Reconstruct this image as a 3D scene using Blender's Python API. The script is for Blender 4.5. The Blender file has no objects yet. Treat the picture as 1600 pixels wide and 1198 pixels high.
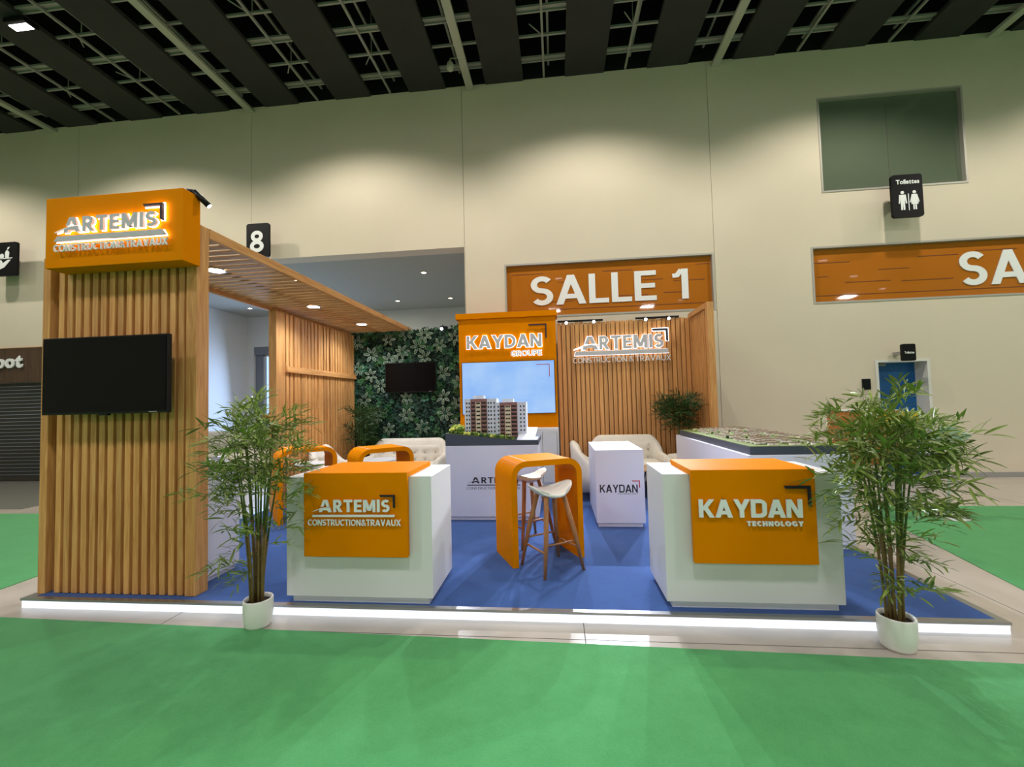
import bpy, bmesh, math, random
from mathutils import Vector, Matrix
random.seed(7)
C = bpy.context.scene.collection
SC = bpy.context.scene
PI = math.pi

# ------------------------------------------------------------------ camera, world, lights, exposure
cam_d = bpy.data.cameras.new('camera'); cam = bpy.data.objects.new('camera', cam_d); C.objects.link(cam)
Rr = (0.99430562, 0.10346791, -0.02550931)
Rd = (-0.02965527, 0.03873139, -0.99880951)
Rf = (-0.10235672, 0.9938784, 0.04157921)
m = Matrix(((Rr[0], -Rd[0], -Rf[0], 0), (Rr[1], -Rd[1], -Rf[1], 0), (Rr[2], -Rd[2], -Rf[2], 1.60), (0, 0, 0, 1)))
cam.matrix_world = m
cam_d.sensor_width = 36; cam_d.lens = 671 / 1600 * 36; cam_d.clip_start = 0.05; cam_d.clip_end = 200
SC.camera = cam
SC.view_settings.view_transform = 'Standard'; SC.view_settings.look = 'None'
SC.view_settings.gamma = 1.0; SC.view_settings.use_curve_mapping = False
SC.view_settings.exposure = -0.1
W = bpy.data.worlds.new('world'); SC.world = W; W.use_nodes = True
bg = W.node_tree.nodes['Background']
bg.inputs[0].default_value = (0.42, 0.62, 1.0, 1); bg.inputs[1].default_value = 1.6     # daylight outside the lobby window

def light(name, kind, loc, energy, color=(1, 1, 1), target=None, size=0.2, size_y=None, angle=None, blend=0.5, parent=None):
    d = bpy.data.lights.new(name, kind); d.energy = energy; d.color = color
    o = bpy.data.objects.new(name, d); C.objects.link(o); o.location = loc
    if kind == 'AREA':
        d.size = size
        if size_y: d.shape = 'RECTANGLE'; d.size_y = size_y
    elif kind == 'SPOT':
        d.spot_size = math.radians(angle); d.spot_blend = blend; d.shadow_soft_size = size
    elif kind == 'POINT': d.shadow_soft_size = size
    t = Vector(target) if target else Vector(loc) - Vector((0, 0, 1))
    o.rotation_euler = (t - Vector(loc)).to_track_quat('-Z', 'Y').to_euler()
    return o

WARM = (1.0, 0.93, 0.80); COOL = (0.82, 0.89, 1.0); NEUT = (1.0, 0.98, 0.96)
FLOOD_X = (-8.92, -4.12, 0.72, 5.55)
FLOOD_Z = 8.1
for x in FLOOD_X + (-13.7, 10.4, 15.2):                       # hall floods washing the back wall
    light('hall_flood_lamp', 'SPOT', (x, 6.2, FLOOD_Z - .06), 540, WARM, (x, 6.9, 0), 0.12, angle=134, blend=.5)
for y, pw in ((-1.2, 205), (-13.0, 250)):                                  # the other rows of hall floods, over and behind the camera
    for x in (-13, -6.5, 0, 6.5, 13, 19.5):
        light('hall_flood_lamp', 'AREA', (x, y, FLOOD_Z - .1), pw, NEUT, size=0.8)
SPOTS = [(0.224, 8.1, 3.06), (0.74, 8.1, 3.06), (1.696, 8.1, 3.06), (2.115, 8.1, 3.06), (-2.202, 8.1, 3.05)]
for i, (x, y, z) in enumerate(SPOTS):                   # booth spots aimed forward over the carpet
    light('booth_spot_lamp', 'SPOT', (x, y - .12, z - .02), 420 if i != 4 else 170, COOL, (x * .6 - .1, 2.0, 0.0), 0.02, angle=66, blend=.6)
DOWN = [(-3.605, 4.213), (-3.57, 6.025), (-3.53, 7.526)]
for x, y in DOWN:
    light('canopy_downlight_lamp', 'SPOT', (x, y, 3.06), 90, COOL, size=0.08, angle=150, blend=.8)
light('lobby_daylight', 'AREA', (-9.3, 13.9, 1.9), 170, (0.42, 0.62, 1.0), (-8.6, 10, 1.4), 2.2, 3.0)   # daylight through the lobby glazing
light('lobby_lamp', 'AREA', (-6, 11.6, 4.75), 80, WARM, size=2.5)

# ------------------------------------------------------------------ materials
def lin(r, g, b):
    f = lambda c: (c / 255 / 12.92) if c / 255 <= .04045 else ((c / 255 + .055) / 1.055) ** 2.4
    return (f(r), f(g), f(b), 1)
def nt(name):
    m = bpy.data.materials.new(name); m.use_nodes = True
    return m, m.node_tree, m.node_tree.nodes['Principled BSDF']
def mat(name, col, rough=.5, metal=0, noise=0, nscale=30, bump=0, bscale=200, spec=.5, var=0, coat=0):
    m, t, b = nt(name); N = t.nodes; L = t.links
    c = lin(*col); b.inputs['Base Color'].default_value = c; b.inputs['Roughness'].default_value = rough
    b.inputs['Metallic'].default_value = metal; b.inputs['Specular IOR Level'].default_value = spec
    if coat: b.inputs['Coat Weight'].default_value = coat; b.inputs['Coat Roughness'].default_value = .08
    tc = N.new('ShaderNodeTexCoord')
    if noise or var:
        n = N.new('ShaderNodeTexNoise'); n.inputs['Scale'].default_value = nscale; n.inputs['Detail'].default_value = 4
        L.new(tc.outputs['Object'], n.inputs['Vector'])
        h = N.new('ShaderNodeHueSaturation'); h.inputs['Color'].default_value = c
        mr = N.new('ShaderNodeMapRange'); mr.inputs[1].default_value = .3; mr.inputs[2].default_value = .7
        mr.inputs[3].default_value = 1 - noise; mr.inputs[4].default_value = 1 + noise
        L.new(n.outputs['Fac'], mr.inputs[0])
        if var:
            oi = N.new('ShaderNodeObjectInfo'); mv = N.new('ShaderNodeMapRange')
            mv.inputs[3].default_value = 1 - var; mv.inputs[4].default_value = 1 + var
            L.new(oi.outputs['Random'], mv.inputs[0])
            mu = N.new('ShaderNodeMath'); mu.operation = 'MULTIPLY'
            L.new(mr.outputs[0], mu.inputs[0]); L.new(mv.outputs[0], mu.inputs[1]); L.new(mu.outputs[0], h.inputs['Value'])
        else: L.new(mr.outputs[0], h.inputs['Value'])
        L.new(h.outputs[0], b.inputs['Base Color'])
    if bump:
        n2 = N.new('ShaderNodeTexNoise'); n2.inputs['Scale'].default_value = bscale; n2.inputs['Detail'].default_value = 3
        L.new(tc.outputs['Object'], n2.inputs['Vector'])
        bp = N.new('ShaderNodeBump'); bp.inputs['Strength'].default_value = bump; bp.inputs['Distance'].default_value = .01
        L.new(n2.outputs['Fac'], bp.inputs['Height']); L.new(bp.outputs[0], b.inputs['Normal'])
    return m
def emit(name, col, strength):
    m, t, b = nt(name)
    b.inputs['Base Color'].default_value = lin(*col); b.inputs['Emission Color'].default_value = lin(*col)
    b.inputs['Emission Strength'].default_value = strength
    return m
def wood(name, c1, c2, axis='Z', var=.12, rough=.5):
    m, t, b = nt(name); N = t.nodes; L = t.links
    tc = N.new('ShaderNodeTexCoord'); mp = N.new('ShaderNodeMapping'); oi = N.new('ShaderNodeObjectInfo')
    s = {'X': (.9, 14, 14), 'Y': (14, .9, 14), 'Z': (14, 14, .9)}[axis]
    mp.inputs['Scale'].default_value = s
    L.new(tc.outputs['Object'], mp.inputs['Vector'])
    cx = N.new('ShaderNodeCombineXYZ'); ml = N.new('ShaderNodeMath'); ml.operation = 'MULTIPLY'; ml.inputs[1].default_value = 40
    L.new(oi.outputs['Random'], ml.inputs[0])
    for k in range(3): L.new(ml.outputs[0], cx.inputs[k])
    L.new(cx.outputs[0], mp.inputs['Location'])
    n = N.new('ShaderNodeTexNoise'); n.inputs['Scale'].default_value = 2.2; n.inputs['Detail'].default_value = 6; n.inputs['Distortion'].default_value = 1.2
    L.new(mp.outputs[0], n.inputs['Vector'])
    cr = N.new('ShaderNodeValToRGB'); cr.color_ramp.elements[0].position = .32; cr.color_ramp.elements[1].position = .68
    cr.color_ramp.elements[0].color = lin(*c1); cr.color_ramp.elements[1].color = lin(*c2)
    L.new(n.outputs['Fac'], cr.inputs[0])
    h = N.new('ShaderNodeHueSaturation'); mv = N.new('ShaderNodeMapRange'); mv.inputs[3].default_value = 1 - var; mv.inputs[4].default_value = 1 + var
    L.new(oi.outputs['Random'], mv.inputs[0]); L.new(mv.outputs[0], h.inputs['Value']); L.new(cr.outputs[0], h.inputs['Color'])
    L.new(h.outputs[0], b.inputs['Base Color']); b.inputs['Roughness'].default_value = rough
    return m
def carpet(name, c1, c2, scale):
    m, t, b = nt(name); N = t.nodes; L = t.links
    tc = N.new('ShaderNodeTexCoord')
    n = N.new('ShaderNodeTexNoise'); n.inputs['Scale'].default_value = scale; n.inputs['Detail'].default_value = 8; n.inputs['Roughness'].default_value = .7
    n3 = N.new('ShaderNodeTexNoise'); n3.inputs['Scale'].default_value = 260; n3.inputs['Detail'].default_value = 2
    L.new(tc.outputs['Object'], n.inputs['Vector']); L.new(tc.outputs['Object'], n3.inputs['Vector'])
    mx = N.new('ShaderNodeMix'); mx.data_type = 'FLOAT'; mx.inputs[0].default_value = .5
    L.new(n.outputs['Fac'], mx.inputs[2]); L.new(n3.outputs['Fac'], mx.inputs[3])
    cr = N.new('ShaderNodeValToRGB'); cr.color_ramp.elements[0].position = .28; cr.color_ramp.elements[1].position = .72
    cr.color_ramp.elements[0].color = lin(*c1); cr.color_ramp.elements[1].color = lin(*c2)
    L.new(mx.outputs[0], cr.inputs[0]); L.new(cr.outputs[0], b.inputs['Base Color'])
    b.inputs['Roughness'].default_value = .95; b.inputs['Specular IOR Level'].default_value = .15
    b.inputs['Sheen Weight'].default_value = .15
    bp = N.new('ShaderNodeBump'); bp.inputs['Strength'].default_value = .5; bp.inputs['Distance'].default_value = .004
    L.new(n3.outputs['Fac'], bp.inputs['Height']); L.new(bp.outputs[0], b.inputs['Normal'])
    return m
M = dict(
    wall=mat('painted_wall', (214, 203, 185), .85, noise=.03, nscale=.6, bump=.05, bscale=60),
    wall2=mat('lobby_paint', (215, 215, 212), .85),
    floor=mat('polished_concrete', (184, 174, 163), .3, noise=.06, nscale=3, bump=.02, bscale=8),
    groove=mat('seam_filler', (90, 86, 80), .8),
    green=carpet('green_carpet_pile', (66, 144, 82), (88, 168, 104), 5),
    blue=carpet('blue_carpet_pile', (34, 70, 132), (50, 90, 158), 5),
    wood=wood('pale_wood', (192, 130, 70), (224, 168, 102)),
    woody=wood('pale_wood_lengthwise', (192, 130, 70), (224, 168, 102), 'Y'),
    woodx=wood('pale_wood_crosswise', (172, 124, 72), (204, 158, 102), 'X', .08),
    wood_back=wood('wood_gap_shade', (112, 68, 32), (132, 84, 44), var=0),  # wood darkened so the colour carries the shade in the slat gaps
    leg=wood('stool_wood', (150, 98, 56), (182, 126, 78)),
    table_wood=wood('table_wood', (196, 150, 100), (220, 176, 128), 'X'),
    walnut=wood('walnut_board', (62, 42, 30), (88, 62, 46), var=.15),
    orange=mat('orange_lacquer', (226, 132, 0), .5, spec=.02),
    white=mat('white_lacquer', (224, 225, 228), .35),
    whitep=mat('white_plastic', (240, 238, 232), .35),
    lav=mat('white_satin_laminate', (216, 216, 232), .35),
    black=mat('black_plastic', (12, 12, 14), .45, spec=.3),
    screen=mat('dark_screen_glass', (5, 5, 7), .22, spec=.18),
    letter=mat('brushed_grey_letter', (196, 196, 200), .4, metal=.2),
    letterw=mat('white_letter', (236, 238, 240), .4),
    purple=mat('dark_letter_edge', (60, 30, 28), .5),
    ink=mat('dark_ink', (22, 22, 40), .6), red=mat('red_ink', (190, 40, 70), .6),
    halo=emit('letter_backlight', (255, 236, 226), 5.0),
    halo2=emit('letter_backlight_soft', (240, 240, 250), 2.0),
    led=emit('led_strip', (226, 238, 255), 1.25),
    lens=emit('lamp_lens', (240, 246, 255), 14),
    lensw=emit('warm_lamp_lens', (255, 236, 200), 9),
    flood=emit('flood_lens', (250, 246, 255), 12),
    alu=mat('brushed_aluminium', (176, 178, 182), .3, metal=.9),
    grey=mat('grey_metal', (150, 150, 148), .5), dgrey=mat('charcoal_board', (58, 66, 80), .5),
    rail=mat('ceiling_rail_paint', (150, 148, 142), .6), panel=mat('dark_acoustic_panel', (50, 48, 47), .9, noise=.08, nscale=2),
    roof=mat('black_void', (8, 8, 8), 1), beam=mat('cable_tray_paint', (176, 176, 162), .6),
    button=mat('cream_button', (186, 176, 160), .8),
    fabric=mat('cream_fabric', (226, 218, 204), .9, noise=.04, nscale=8, bump=.2, bscale=300),
    shutter=mat('dark_shutter', (56, 54, 48), .5, metal=.3),
    bluedoor=mat('blue_door', (0, 84, 150), .45), sign=mat('black_sign_board', (8, 8, 12), .5, spec=.2),
    grey_tile=mat('grey_floor_tile', (110, 110, 104), .5),  # plain grey of the shop floor and shutter sill
    stem=mat('bamboo_stem', (120, 96, 52), .6, noise=.2, nscale=20), stemg=mat('green_stem', (88, 106, 48), .6),
    leaf=mat('bamboo_leaf', (122, 142, 62), .45, noise=.25, nscale=9, var=.3),
    leafd=mat('dark_leaf', (46, 76, 32), .5, noise=.3, nscale=9, var=.3),
    soil=mat('soil', (60, 44, 30), .95), gw_back=mat('moss_backing', (10, 30, 20), .95, noise=.3, nscale=10),
    gl1=mat('wall_leaf_green', (26, 84, 50), .5, noise=.3, nscale=6, var=.3),
    gl2=mat('wall_leaf_dark', (14, 52, 38), .55, noise=.3, nscale=5, var=.3),
    gl3=mat('wall_leaf_lime', (84, 126, 50), .5, var=.25),
    rim=mat('pale_leaf_rim', (170, 184, 160), .5), core=mat('leaf_core', (74, 100, 78), .5),
    grass=mat('model_grass', (104, 116, 58), .9, noise=.3, nscale=40), bush=mat('model_bush', (88, 120, 40), .9, noise=.3, nscale=40),
    bushy=mat('model_bush_yellow', (190, 196, 90), .9, noise=.2, nscale=40), bushd=mat('model_bush_dark', (40, 70, 34), .9),
    mwhite=mat('model_white', (214, 220, 236), .6), mbrown=mat('model_brown', (146, 104, 102), .6), mcream=mat('model_cream', (226, 212, 184), .6),
    mwin=mat('model_window', (26, 26, 34), .3), roofs=mat('model_roofs', (236, 230, 222), .8, var=.15), roofd=mat('model_roof_edge', (120, 96, 76), .8),
    yellow=mat('yellow_card', (232, 180, 20), .5), flower=mat('orange_flower', (214, 92, 20), .6),
    frame=mat('pale_metal_frame', (176, 172, 164), .45, metal=.3), jar=mat('pale_jar', (190, 200, 190), .1),
    lime=mat('outdoor_leaves', (70, 104, 60), .7),
)
def orange_glass():
    m, t, b = nt('orange_tinted_glass'); N = t.nodes; L = t.links
    tc = N.new('ShaderNodeTexCoord'); n = N.new('ShaderNodeTexNoise'); n.inputs['Scale'].default_value = .8
    L.new(tc.outputs['Object'], n.inputs['Vector'])
    cr = N.new('ShaderNodeValToRGB'); cr.color_ramp.elements[0].color = lin(166, 98, 26); cr.color_ramp.elements[1].color = lin(190, 116, 42)
    L.new(n.outputs['Fac'], cr.inputs[0]); L.new(cr.outputs[0], b.inputs['Base Color'])
    b.inputs['Roughness'].default_value = .03
    return m
M['oglass'] = orange_glass()
M['gglass'] = mat('green_grey_glass', (96, 106, 90), .05, spec=.5)
def screen_mat():
    m, t, b = nt('lit_blue_screen'); N = t.nodes; L = t.links
    tc = N.new('ShaderNodeTexCoord'); n = N.new('ShaderNodeTexNoise'); n.inputs['Scale'].default_value = 1.6; n.inputs['Detail'].default_value = 3
    L.new(tc.outputs['Object'], n.inputs['Vector'])
    cr = N.new('ShaderNodeValToRGB'); cr.color_ramp.elements[0].position = .3; cr.color_ramp.elements[1].position = .75
    cr.color_ramp.elements[0].color = lin(136, 184, 250); cr.color_ramp.elements[1].color = lin(178, 214, 255)
    L.new(n.outputs['Fac'], cr.inputs[0]); L.new(cr.outputs[0], b.inputs['Emission Color'])
    b.inputs['Base Color'].default_value = (.02, .02, .02, 1); b.inputs['Roughness'].default_value = .25
    b.inputs['Emission Strength'].default_value = 1.0
    return m
M['lit'] = screen_mat()
gm, gt, gb = nt('clear_glass'); gb.inputs['Base Color'].default_value = (1, 1, 1, 1); gb.inputs['Roughness'].default_value = .02
gb.inputs['Transmission Weight'].default_value = 1; gb.inputs['IOR'].default_value = 1.02; M['glass'] = gm

# ------------------------------------------------------------------ mesh helpers
def root_loc(o):
    while o.parent: o = o.parent
    return o.location.copy()
class MB:
    def __init__(s): s.v = []; s.f = []; s.mi = []; s.sm = []
    def add(s, vs, fs, mi=0, sm=False):
        n = len(s.v); s.v += [tuple(p) for p in vs]; s.f += [tuple(n + i for i in f) for f in fs]
        s.mi += [mi] * len(fs); s.sm += [sm] * len(fs); return s
    def box(s, x0, x1, y0, y1, z0, z1, mi=0, M4=None):
        vs = [Vector(p) for p in ((x0, y0, z0), (x1, y0, z0), (x1, y1, z0), (x0, y1, z0), (x0, y0, z1), (x1, y0, z1), (x1, y1, z1), (x0, y1, z1))]
        if M4: vs = [M4 @ p for p in vs]
        return s.add(vs, [(0, 3, 2, 1), (4, 5, 6, 7), (0, 1, 5, 4), (1, 2, 6, 5), (2, 3, 7, 6), (3, 0, 4, 7)], mi)
    def tube(s, pts, rs, n=8, mi=0, cap=True):
        pts = [Vector(p) for p in pts]
        if not hasattr(rs, '__len__'): rs = [rs] * len(pts)
        vs = []; fs = []
        for i, p in enumerate(pts):
            d = (pts[min(i + 1, len(pts) - 1)] - pts[max(i - 1, 0)]).normalized()
            a = d.cross(Vector((0, 0, 1)) if abs(d.z) < .9 else Vector((1, 0, 0))).normalized(); b = d.cross(a)
            for k in range(n):
                t = 2 * PI * k / n; vs.append(p + (a * math.cos(t) + b * math.sin(t)) * rs[i])
        for i in range(len(pts) - 1):
            for k in range(n): fs.append((i * n + k, i * n + (k + 1) % n, (i + 1) * n + (k + 1) % n, (i + 1) * n + k))
        s.add(vs, fs, mi, True)
        if cap:
            q = len(s.v) - len(vs)
            s.f.append(tuple(q + k for k in range(n))[::-1]); s.f.append(tuple(q + (len(pts) - 1) * n + k for k in range(n)))
            s.mi += [mi, mi]; s.sm += [False, False]
        return s
    def lathe(s, prof, n=24, mi=0, c=(0, 0, 0), sx=1, sy=1, cap=True):
        vs = []; fs = []
        for r, z in prof:
            for k in range(n):
                t = 2 * PI * k / n; vs.append((c[0] + r * math.cos(t) * sx, c[1] + r * math.sin(t) * sy, c[2] + z))
        for i in range(len(prof) - 1):
            for k in range(n): fs.append((i * n + k, i * n + (k + 1) % n, (i + 1) * n + (k + 1) % n, (i + 1) * n + k))
        q = len(s.v); s.add(vs, fs, mi, True)
        if not cap: return s
        if prof[0][0] > 1e-4: s.f.append(tuple(q + k for k in range(n))[::-1]); s.mi.append(mi); s.sm.append(False)
        if prof[-1][0] > 1e-4: s.f.append(tuple(q + (len(prof) - 1) * n + k for k in range(n))); s.mi.append(mi); s.sm.append(False)
        return s
    def mesh(s, name, mats, off=(0, 0, 0), bevel=0, seg=1):
        me = bpy.data.meshes.new(name); me.from_pydata([(a - off[0], b - off[1], c - off[2]) for a, b, c in s.v], [], s.f)
        if not isinstance(mats, (list, tuple)): mats = [mats]
        for k in mats: me.materials.append(M[k] if isinstance(k, str) else k)
        me.polygons.foreach_set('material_index', s.mi); me.polygons.foreach_set('use_smooth', s.sm)
        if bevel:
            b = bmesh.new(); b.from_mesh(me)
            es = [e for e in b.edges if len(e.link_faces) == 2 and e.calc_face_angle(0) > .6]
            bmesh.ops.bevel(b, geom=es, offset=bevel, segments=seg, affect='EDGES', profile=.5)
            b.to_mesh(me); b.free()
        me.update(); return me
    def build(s, name, mats, parent=None, world=True, bevel=0, seg=1):
        off = root_loc(parent) if (parent and world) else (0, 0, 0)
        return link(name, s.mesh(name, mats, off, bevel, seg), parent)
def link(name, me, parent=None, loc=None, rot=None, scale=None):
    o = bpy.data.objects.new(name, me); C.objects.link(o)
    if parent: o.parent = parent
    if loc: o.location = loc
    if rot: o.rotation_euler = rot
    if scale: o.scale = scale
    return o
def box(*a, **k): return MB().box(*a, **k)
def tag(o, label, cat, group=None):
    o['label'] = label; o['category'] = cat
    if group: o['group'] = group
    return o
def thing(name, label, cat, loc=(0, 0, 0), rz=0, group=None):
    o = bpy.data.objects.new(name, None); C.objects.link(o); o.empty_display_size = .1
    o.location = loc; o.rotation_euler = (0, 0, rz); return tag(o, label, cat, group)
def struct(o): o['kind'] = 'structure'; return o
def copy_tree(o, parent=None):
    c = o.copy(); C.objects.link(c)
    if parent: c.parent = parent
    for ch in list(o.children): copy_tree(ch, c)
    return c

# flat outlines (with holes) -> extruded mesh standing in the XZ plane, front towards -y
def outline_mesh(name, loops, depth, mats, x0, z0, y, sx=1, sz=1, off=(0, 0, 0), rot=0):
    cu = bpy.data.curves.new('tmp', 'CURVE'); cu.dimensions = '2D'; cu.fill_mode = 'BOTH'; cu.extrude = .5
    for lp in loops:
        sp = cu.splines.new('POLY'); sp.points.add(len(lp) - 1)
        for p, q in zip(sp.points, lp): p.co = (q[0], q[1], 0, 1)
        sp.use_cyclic_u = True
    return stand(name, cu, depth, mats, x0, z0, y, sx, sz, off)
def stand(name, cu, depth, mats, x0, z0, y, sx, sz, off=(0, 0, 0)):
    ob = bpy.data.objects.new('tmp', cu); me = bpy.data.meshes.new_from_object(ob); bpy.data.objects.remove(ob); bpy.data.curves.remove(cu)
    for v in me.vertices:
        a, b, c = v.co; v.co = (x0 + a * sx - off[0], y - depth * (c + .5) - off[1], z0 + b * sz - off[2])
    me.name = name; me.materials.clear()
    me.materials.append(M[mats]); me.update(); return me
def glyph_curve(ch, offset):
    cu = bpy.data.curves.new('tmp', 'FONT'); cu.body = ch; cu.size = 1; cu.extrude = .5; cu.offset = offset; cu.resolution_u = 4
    return cu
_gb = {}
def glyph_box(ch, offset):
    k = (ch, round(offset, 4))
    if k not in _gb:
        ob = bpy.data.objects.new('tmp', glyph_curve(ch, offset)); me = bpy.data.meshes.new_from_object(ob)
        xs = [v.co.x for v in me.vertices]; ys = [v.co.y for v in me.vertices]
        _gb[k] = (min(xs), max(xs), min(ys), max(ys)); bpy.data.objects.remove(ob); bpy.data.meshes.remove(me)
    return _gb[k]
def arc(cx, cy, rx, ry, a0, a1, n=12): return [(cx + rx * math.cos(math.radians(a0 + (a1 - a0) * k / n)), cy + ry * math.sin(math.radians(a0 + (a1 - a0) * k / n))) for k in range(n + 1)]
def glyph(ch, t, sq=False):
    """strokes on a cap height of 1; ('P', polyline, thickness) or ('D', x0, y0, x1, y1, horizontal width) with level ends"""
    h = t / 2; V = lambda x, a=0, b=1: ('D', x, a, x, b, t); Hh = lambda y, a, b, k=.92: ('P', [(a, y), (b, y)], t * k); d = t * 1.12
    if ch == 'I': return t, [V(h)]
    if ch == 'L': w = .52; return w, [V(h), Hh(t * .46, t, w)]
    if ch == 'E': w = .56; return w, [V(h), Hh(t * .46, t, w), Hh(.5, t, w * .94), Hh(1 - t * .46, t, w)]
    if ch == 'T': w = .66; return w, [V(w / 2, 0, 1 - t * .92), Hh(1 - t * .46, 0, w)]
    if ch == 'H': w = .70; return w, [V(h), V(w - h), Hh(.5, t, w - t)]
    if ch == 'N': w = .72; return w, [V(h), V(w - h), ('D', h + t * .1, 1, w - h - t * .1, 0, t * 1.1)]
    if ch == 'M': w = .90; return w, [V(h), V(w - h), ('D', h + t * .1, 1, w / 2, .12, d), ('D', w / 2, .12, w - h - t * .1, 1, d)]
    if ch == 'A': w = .80; return w, [('D', d / 2, 0, w / 2, 1, d), ('D', w / 2, 1, w - d / 2, 0, d), Hh(.27, .2, w - .2)]
    if ch == 'V': w = .76; return w, [('D', d / 2, 1, w / 2, 0, d), ('D', w / 2, 0, w - d / 2, 1, d)]
    if ch == 'X': w = .74; return w, [('D', d / 2, 1, w - d / 2, 0, d), ('D', d / 2, 0, w - d / 2, 1, d)]
    if ch == 'Y': w = .76; return w, [('D', d / 2, 1, w / 2, .42, d), ('D', w / 2, .42, w - d / 2, 1, d), V(w / 2, 0, .46)]
    if ch == 'K': w = .72; return w, [V(h), ('D', t * .9, .40, w - d / 2, 1, d * 1.05), ('D', .30, .56, w - d / 2, 0, d * 1.08)]
    if ch in 'RP':
        w = .60; o = [V(h), ('P', [(t * .8, 1 - h)] + arc(w - .27, 1 - h - (.27 - h * .0) + .0, .27 - h, .27, 90, -90) + [(t * .8, .46)], t)]
        o[1] = ('P', [(t * .8, 1 - h)] + arc(w - .27, (1 - h + .46) / 2, .27 - h, (1 - h - .46) / 2, 90, -90) + [(t * .8, .46)], t)
        if ch == 'R': w = .66; o.append(('D', .30, .46, w - d / 2, 0, d))
        return w, o
    if ch == 'D':
        w = .72
        if sq: return w, [V(h), ('P', [(t * .8, 1 - h), (w - .3, 1 - h)] + arc(w - .3, 1 - .3, .3 - h, .3 - h, 80, 10, 5) + [(w - h, .68), (w - h, .32)] + arc(w - .3, .3, .3 - h, .3 - h, -10, -80, 5) + [(w - .3, h), (t * .8, h)], t)]
        return w, [V(h), ('P', [(t * .8, 1 - h)] + arc(w - .42, .5, .42 - h, .5 - h, 90, -90, 16) + [(t * .8, h)], t)]
    if ch == 'O': w = .84; return w, [('P', arc(w / 2, .5, w / 2 - h, .5 - h, 0, 360, 28), t)]
    if ch == 'C': w = .68; return w, [('P', arc(.40, .5, .40 - h, .5 - h, 48, 312, 20), t)]
    if ch == 'G': w = .76; return w, [('P', arc(.42, .5, .42 - h, .5 - h, 45, 318, 20), t), Hh(.42, .42, w), ('D', w - h, .1, w - h, .42, t)]
    if ch == 'U': w = .72; return w, [('P', [(h, 1)] + arc(w / 2, w / 2, w / 2 - h, w / 2 - h, 180, 360, 14) + [(w - h, 1)], t)]
    if ch == 'S':
        w = .60; r = (1 - t) / 4; rx = w / 2 - h; return w, [('P', arc(w / 2, 1 - h - r, rx, r, 32, 270, 14) + arc(w / 2, h + r, rx, r, 90, -148, 14)[1:], t)]
    if ch == '&':
        w = .78; r = .2; return w, [('P', [(w - .02, 0), (.30, .56)] + arc(.36, .78, .17, .22 - h, 200, -20, 12) + [(.42, .60), (.18, .42)] + arc(.30, .27, .30 - h, .27 - h, 120, 300, 10) + [(.60, .22), (.70, .46)], t * .85)]
    if ch == '8': w = .68; return w, [('P', arc(w / 2, .745, w / 2 - h - .04, .255 - h * .8, 0, 360, 24), t * .9), ('P', arc(w / 2, .28, w / 2 - h, .28 - h * .9, 0, 360, 24), t * .95)]
    if ch == '1': w = .40; return w, [V(w - h), ('P', [(0, .78), (.12, .79), (w - t, .97)], t * .8)]
    raise KeyError(ch)
def strip(pts, t):
    n = len(pts); L_ = []; R_ = []; closed = n > 3 and abs(pts[0][0] - pts[-1][0]) + abs(pts[0][1] - pts[-1][1]) < 1e-6
    for i, p in enumerate(pts):
        a = pts[i - 1] if i else (pts[-2] if closed else None); b = pts[i + 1] if i < n - 1 else (pts[1] if closed else None)
        ds = []
        for u, v in ((a, p), (p, b)):
            if u and v:
                dx, dy = v[0] - u[0], v[1] - u[1]; l = math.hypot(dx, dy) or 1; ds.append((dx / l, dy / l))
        nx = sum(-q[1] for q in ds) / len(ds); ny = sum(q[0] for q in ds) / len(ds); l2 = max(.35, nx * nx + ny * ny)
        nx /= l2; ny /= l2; L_.append((p[0] + nx * t / 2, p[1] + ny * t / 2)); R_.append((p[0] - nx * t / 2, p[1] - ny * t / 2))
    return L_, R_
def strokes_mesh(name, st, grow, depth, mk, x0, z0, y, sx, sz, off, ext=0):
    mb = MB()
    for k, q in enumerate(st):
        e = k * .0005 * min(1, depth * 40)
        if q[0] == 'P':
            pts = q[1]
            if grow and not (abs(pts[0][0] - pts[-1][0]) + abs(pts[0][1] - pts[-1][1]) < 1e-6):
                def push(a, b): l = math.hypot(a[0] - b[0], a[1] - b[1]) or 1; return (a[0] + (a[0] - b[0]) / l * grow, a[1] + (a[1] - b[1]) / l * grow)
                pts = [push(pts[0], pts[1])] + pts[1:-1] + [push(pts[-1], pts[-2])]
            A, B = strip(pts, q[2] + 2 * grow)
        else:
            _, a, b, c, d, w = q; g = grow if d > b else -grow; m_ = (c - a) / (d - b) * g
            A = [(a - w / 2 - grow - m_, b - g), (c - w / 2 - grow + m_, d + g)]; B = [(a + w / 2 + grow - m_, b - g), (c + w / 2 + grow + m_, d + g)]
        n = len(A); F = lambda p, yy: (x0 + p[0] * sx, yy, z0 + p[1] * sz); yf = y - depth - e; vs = []
        for i in range(n): vs += [F(A[i], yf), F(B[i], yf), F(A[i], y), F(B[i], y)]
        fs = []
        for i in range(n - 1):
            a = i * 4; fs += [(a, a + 1, a + 5, a + 4), (a + 2, a + 6, a + 7, a + 3), (a, a + 4, a + 6, a + 2), (a + 1, a + 3, a + 7, a + 5)]
        fs += [(0, 2, 3, 1), ((n - 1) * 4, (n - 1) * 4 + 1, (n - 1) * 4 + 3, (n - 1) * 4 + 2)]
        mb.add(vs, fs)
    me = mb.mesh(name, mk, off)
    b = bmesh.new(); b.from_mesh(me); bmesh.ops.recalc_face_normals(b, faces=b.faces); b.to_mesh(me); b.free()
    return me
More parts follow.
